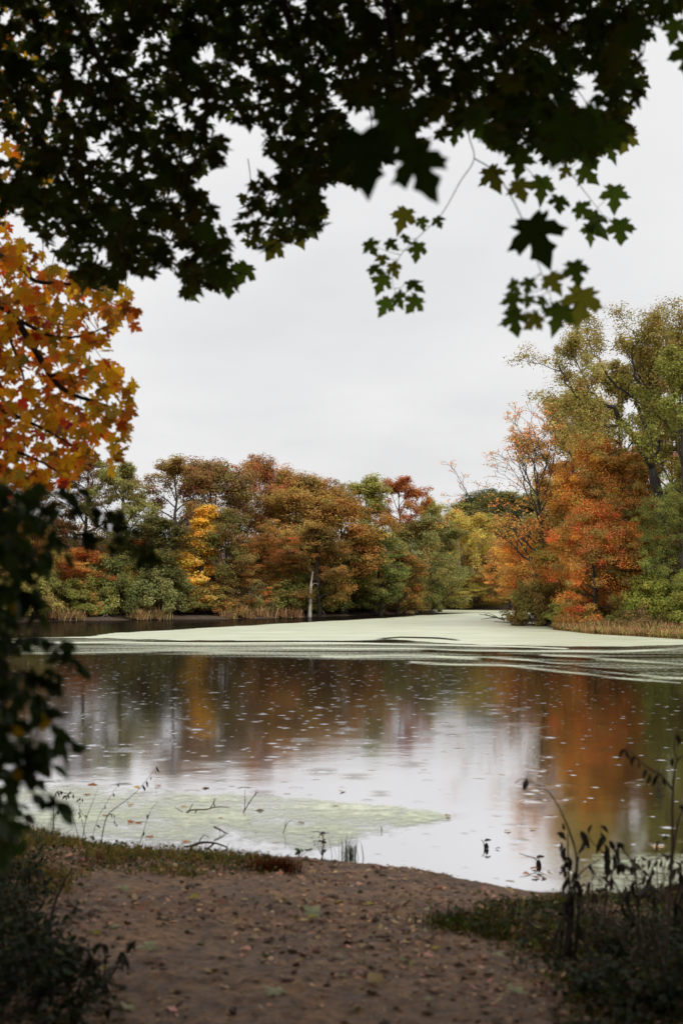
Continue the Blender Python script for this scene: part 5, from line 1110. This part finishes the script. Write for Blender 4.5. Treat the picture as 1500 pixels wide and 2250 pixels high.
# dry stalks on the left bank
for q, (lab, stems, nl) in enumerate((
    ('drooping dark seed stalk leaning right over the near duckweed', [([(222, 1862, 0), (228, 1820, 0), (238, 1790, 0), (262, 1770, 0), (300, 1740, 0), (345, 1685, 0)], .006), ([(238, 1790, 0), (250, 1790, 0), (254, 1815, 0)], .004)], 10),
    ('thin bent reed stalk standing right of the drooping seed stalk', [([(300, 1868, 0), (312, 1840, 0), (322, 1805, 0), (335, 1775, 0), (350, 1760, 0)], .004)], 3),
    ('spray of thin dry stems left of the drooping seed stalk', [([(180, 1850, 0), (190, 1800, 0), (205, 1760, 0), (215, 1735, 0)], .004), ([(190, 1850, 0), (178, 1790, 0), (170, 1750, 0)], .003), ([(200, 1855, 0), (215, 1800, 0), (240, 1755, 0), (265, 1715, 0)], .003), ([(175, 1850, 0), (160, 1790, 0), (140, 1745, 0)], .003), ([(190, 1800, 0), (175, 1775, 0), (182, 1755, 0)], .003)], 14),
    ('upright dry stems with dark buds beside the shrub', [([(120, 1830, 0), (118, 1780, 0), (125, 1740, 0), (150, 1745, 0), (160, 1742, 0)], .005), ([(118, 1800, 0), (135, 1770, 0), (142, 1780, 0)], .004)], 14))):
    yy = gY(stems[0][0][0][0], stems[0][0][0][1]); weed('dry_stalk', lab, 'stalk', [([(a, b, yy) for a, b, _ in p], r) for p, r in stems], color=(.045, .03, .028), lcolor=(.03, .018, .016), lsize=.045, group='dry stalks on the left bank', nleaf=nl, seed=10 + q)
y5 = gY(110, 2060)
weed('leaning_stick', 'dark leaning stick rising from the undergrowth left of the path', 'stick', [([(105, 2070, y5), (118, 1995, y5), (140, 1940, y5), (160, 1905, y5)], .011), ([(118, 1995, y5), (150, 2000, y5), (160, 2030, y5)], .004)], seed=20)
y6 = gY(230, 2190)
weed('dead_weed', 'dark wilted weed at the left edge of the dirt path', 'weed', [([(225, 2195, y6), (232, 2110, y6), (222, 2070, y6)], .007), ([(228, 2160, y6), (200, 2100, y6), (180, 2080, y6)], .006), ([(230, 2170, y6), (265, 2110, y6), (290, 2060, y6)], .005)], nleaf=26, seed=21, lsize=.06)
# low dark plants in the lower left corner
def corner_plants():
    rng = np.random.default_rng(31); n = 0
    for q, (a, b, s, lab) in enumerate(((40, 2060, 1.0, 'dark leafy weed in the lower left behind the leaning stick'), (30, 2190, 1.0, 'dark leafy weed at the left frame edge near the bottom'), (150, 2180, .8, 'low dark weed between the wilted weed and the left edge'), (90, 2120, .8, 'dark weed beneath the leaning stick'), (-40, 2230, 1.5, 'tall dark weed in the bottom left corner'), (10, 2120, 1.5, 'broad dark weed at the left frame edge level with the leaning stick foot'), (70, 2250, 1.4, 'bushy dark weed at the bottom edge near the left corner'), (-10, 2000, 1.3, 'dark weed at the left frame edge below the shrub'), (110, 2215, 1.1, 'dense dark weed just left of the wilted weed'), (60, 1950, .9, 'dark weed in the grass under the shrub'), (1530, 2250, 1.3, 'bushy dark weed cut off by the bottom right corner'), (1470, 2120, .9, 'dark weed at the foot of the tall bare stalk'), (1380, 2250, .8, 'dark weed at the bottom edge right of the path'), (170, 2250, .8, 'dark weed at the bottom edge left of the path'),
                                        (1450, 2240, .8, 'dark leafy weed in the bottom right corner'), (1510, 2180, 1.0, 'leafy weed at the right frame edge near the bottom'), (1360, 2130, .6, 'small green weed right of the dark dead weed clump'), (1400, 2060, .55, 'small leafy plant beneath the withered curled plant'), (1300, 2200, .5, 'low leafy plant near the bottom right of the path'))):
        f = ground_px(a, b); root = thing('weed', lab, 'weed', tuple(f), 'leafy weeds beside the path'); mb = MB(); pos = []
        for k in range(13):
            az = rng.uniform(0, 6.283); e = np.array([math.cos(az) * .13, math.sin(az) * .13, rng.uniform(.14, .34)]) * s; P = smooth_path([f - [0, 0, .02], f + e * np.array([.35, .35, .6]), f + e], 4); mb.tube(P, np.linspace(.004, .0015, len(P)), 4, False)
            for _ in range(9): pos.append(P[rng.integers(2, len(P))] + rng.normal(0, .018, 3))
        obj('stem', mb.build('stem', f), M_TWIG, root, color=(.04, .03, .02)); m = len(pos); pos = np.array(pos)
        R = frames(np.stack([rng.normal(0, 1, m), rng.normal(0, 1, m), rng.normal(-.1, .4, m)], -1), norm(np.stack([rng.normal(0, .4, m), rng.normal(0, .4, m), np.ones(m)], -1)))
        leaf_objects(root, f, VAR_OVAL, ME_OV, pos[:24], R[:24], rng.uniform(.03, .06, 24), M_SHRUB, lambda q: (((.035, .048, .014) if rng.uniform() < .8 else (.12, .11, .03)),) * 2)
        Vc, Tc, A, Cc = assemble(VAR_OVAL, pos[24:], R[24:], rng.uniform(.03, .06, m - 24), rng.uniform(0, 1, m - 24), rng.uniform(0, .5, m - 24))
        obj('foliage', mesh_np('foliage', Vc - f, [Tc], {'tone': A, 'clump': Cc}), M_SHRUB, root, color=(.035, .045, .014), tint2=(.09, .08, .02))['kind'] = 'stuff'
ME_OV = var_meshes(VAR_OVAL, M_SHRUB, 'leaf')
corner_plants()
# ground-cover leaves in the grass right of the path
def ground_cover():
    rng = np.random.default_rng(33)
    for poly, n, c, c2, lab in ((RIGHT_GRASS, 3800, (.05, .065, .016), (.22, .20, .04), 'small green and yellow leaves covering the ground right of the path'), (LEFT_GRASS, 3200, (.045, .06, .016), (.16, .10, .03), 'small green and rusty leaves among the grass left of the path')):
        C = scatter_poly(poly, n, rng); m = len(C); C[:, 2] += rng.uniform(.0, .07, m); Vc, Tc, A, Cc = assemble(VAR_OVAL, C, flat_frames(m, rng, .6), rng.uniform(.025, .055, m), rng.uniform(0, 1, m), rng.uniform(0, .75, m))
        tag(obj('ground_cover', mesh_np('ground_cover', Vc, [Tc], {'tone': A, 'clump': Cc}), M_SHRUB, color=c, tint2=c2), lab, 'ground cover', kind='stuff')
ground_cover()
def corner_growth():
    rng = np.random.default_rng(41)
    for poly, n, hh, c, c2, lab in (([(-400, 1930), (40, 1950), (110, 2040), (150, 2110), (215, 2180), (250, 2260), (250, 2330), (-400, 2400)], 5200, .30, (.030, .034, .012), (.09, .065, .03), 'dark leafy undergrowth filling the lower left corner'),
                                    ([(1230, 2110), (1300, 2060), (1400, 2050), (1800, 2010), (1800, 2400), (1330, 2330), (1290, 2230)], 3600, .16, (.036, .042, .013), (.11, .085, .035), 'dark leafy undergrowth filling the lower right corner')):
        C = scatter_poly(poly, n, rng); m = len(C); C[:, 2] += hh * (.2 + 1.3 * fbm(C[:, 0] * 3, C[:, 1] * 3, 3, 50)) * rng.uniform(0, 1, m)
        Vc, Tc, A, Cc = assemble(VAR_OVAL, C, flat_frames(m, rng, .8), rng.uniform(.02, .055, m), rng.uniform(0, 1, m), rng.uniform(0, .68, m))
        tag(obj('undergrowth', mesh_np('undergrowth', Vc, [Tc], {'tone': A, 'clump': Cc}), M_SHRUB, color=c, tint2=c2), lab, 'undergrowth', kind='stuff')
corner_growth()
# tufts on the shoreline
def tuft(name, lab, u, v, h, spread, n, c, lean, seed, w=.003):
    rng = np.random.default_rng(seed); f = ground_px(u, v); C = f + np.column_stack([rng.normal(0, spread, n), rng.normal(0, spread * .7, n), np.zeros(n)]); C[:, 2] = np.maximum(path_z(C[:, 0], C[:, 1]), 0)
    mb = MB(); blades(mb, C, h, w, rng, lean); root = thing(name, lab, 'grass tuft', tuple(f)); obj('blades', mb.build('blades', f), M_GRASS, root, color=lin(c), tint2=lin(c))['kind'] = 'stuff'
tuft('grass_tuft', 'upright green grass tuft at the water edge in the middle', 768, 1885, .20, .06, 70, (92, 98, 52), .5, 1)
tuft('grass_tuft', 'rusty brown grass tuft at the right end of the left grass', 605, 1925, .13, .10, 420, (92, 46, 24), 1.1, 2)
tuft('grass_tuft', 'low mossy green tuft where the right grass meets the path', 1010, 2040, .06, .16, 420, (70, 84, 30), .9, 3)
def seedling(lab, u, v, seed, c, n=16, s=.045, hh=.09):
    rng = np.random.default_rng(seed); f = ground_px(u, v); root = thing('seedling', lab, 'plant', tuple(f), None); mb = MB(); pos = []
    for k in range(5):
        e = f + np.array([rng.normal(0, .05), rng.normal(0, .04), hh * rng.uniform(.5, 1.2)]); mb.tube(np.array([f, (f + e) / 2 + [0, 0, .01], e]), [.003, .002, .0015], 4); pos += [e + rng.normal(0, .015, 3) for _ in range(n // 5 + 1)]
    obj('stem', mb.build('stem', f), M_TWIG, root, color=(.05, .04, .02)); m = len(pos); leaf_objects(root, f, VAR_OVAL, ME_OV, np.array(pos), flat_frames(m, rng, .5), rng.uniform(.7, 1.2, m) * s, M_SHRUB, lambda q: (c,) * 2)
seedling('small dark green leafy plant on the shoreline left of the grass tuft', 655, 1888, 1, (.06, .09, .02)); seedling('brown withered sprig on the shoreline beside the grass tuft', 708, 1882, 2, (.06, .04, .025), 10, .035, .14)
seedling('bright green seedling among the right-hand grass', 1440, 2040, 4, (.16, .18, .03), 12, .04, .12)

# twigs standing in the near duckweed
def twig(lab, paths, vbase, color=(.10, .07, .055)):
    Y0 = float(on_z(paths[0][0][0][0], vbase, 0)[1]); mb = MB(); b = at(paths[0][0][0][0], vbase, Y0)
    for pts, r in paths: mb.tube(smooth_path(np.array([at(p[0], p[1], Y0 + (p[2] if len(p) > 2 else 0)) for p in pts]), 4), np.linspace(r, r * .45, 4 * (len(pts) - 1) + 1) if len(pts) > 2 else [r, r * .5], 6)
    tag(obj('twig', mb.build('twig', b, True), M_TWIG, loc=tuple(b), color=color), lab, 'twig', 'twigs in the water by the near shore')
twig('branched fallen twig lying on the duckweed with upturned ends', [([(408, 1788), (420, 1780), (450, 1779), (472, 1774), (490, 1773), (504, 1774)], .010), ([(412, 1787), (418, 1777), (424, 1766)], .008), ([(472, 1774), (470, 1762), (474, 1755)], .008), ([(432, 1780), (426, 1792), (418, 1802)], .008), ([(462, 1776), (468, 1766), (473, 1756)], .006), ([(402, 1785), (388, 1776), (384, 1772)], .005)], 1787)
twig('thin upright twig beside the leaning one in the duckweed', [([(537, 1784), (538, 1765), (538, 1748), (539, 1735)], .005), ([(538, 1762), (541, 1755)], .003)], 1784)
twig('leaning forked twig sticking up from the duckweed', [([(534, 1786), (544, 1770), (556, 1752), (568, 1740)], .007), ([(560, 1747), (563, 1738), (564, 1734)], .004)], 1786)
twig('low slanting twig floating below the branched fallen twig', [([(470, 1817), (482, 1822), (492, 1828), (514, 1841)], .010), ([(482, 1822), (484, 1830)], .006)], 1832)
twig('dark arched branch lying at the water edge', [([(418, 1862), (430, 1855), (450, 1851), (475, 1853), (500, 1862)], .016), ([(436, 1854), (442, 1842), (450, 1835), (460, 1842)], .006), ([(470, 1853), (460, 1862), (440, 1866)], .010), ([(405, 1860), (425, 1858), (440, 1860)], .008)], 1864)
twig('slender Y-shaped twig near the middle of the near shore', [([(622, 1832), (626, 1820), (632, 1808), (640, 1802)], .005), ([(626, 1820), (627, 1808), (628, 1801)], .004)], 1832)
twig('dried seed head on a short stalk by the shoreline', [([(711, 1860), (710, 1848), (708, 1832)], .008), ([(708, 1832), (698, 1827), (685, 1829)], .005), ([(708, 1832), (716, 1830), (724, 1831)], .005), ([(706, 1832), (710, 1829), (714, 1833)], .014), ([(708, 1852), (712, 1849), (716, 1853)], .018)], 1860, (.04, .03, .025))
twig('tiny dark stick poking out of open duckweed', [([(838, 1826), (838, 1820), (836, 1815)], .006)], 1826)
# curled dead leaves standing in the open water
for q, (a, b, s, lab) in enumerate(((1064, 1862, .075, 'dark curled leaf floating alone in the bright water'), (1178, 1900, .085, 'dark curled leaf on a stick near the right of the bright water'))):
    P = on_z(a, b, .01); root = thing('curled_leaf', lab, 'leaf', tuple(P)); mb = MB(); mb.tube(smooth_path([P, P + [-.01, 0, .05], P + [-.03 - .12 * q, .02, .065 + .03 * q]], 4), np.linspace(.006, .003, 9), 5)
    obj('stalk', mb.build('stalk', P, True), M_TWIG, root, color=(.08, .06, .05))
    leaf_objects(root, P, VAR_CURL, ME_CURL, np.array([P + [.015, 0, .05], P + [-.005, 0, .06], P + [.01, .01, .035]]), frames(np.array([[.2, 0, -1], [.8, .2, .1], [-.3, -.2, -1.0]]), norm(np.array([[0, -1, .3], [0, -1, .6], [.4, -1, .2]]))), np.full(3, s), M_DRY, lambda q: ((.03, .026, .024),) * 2)
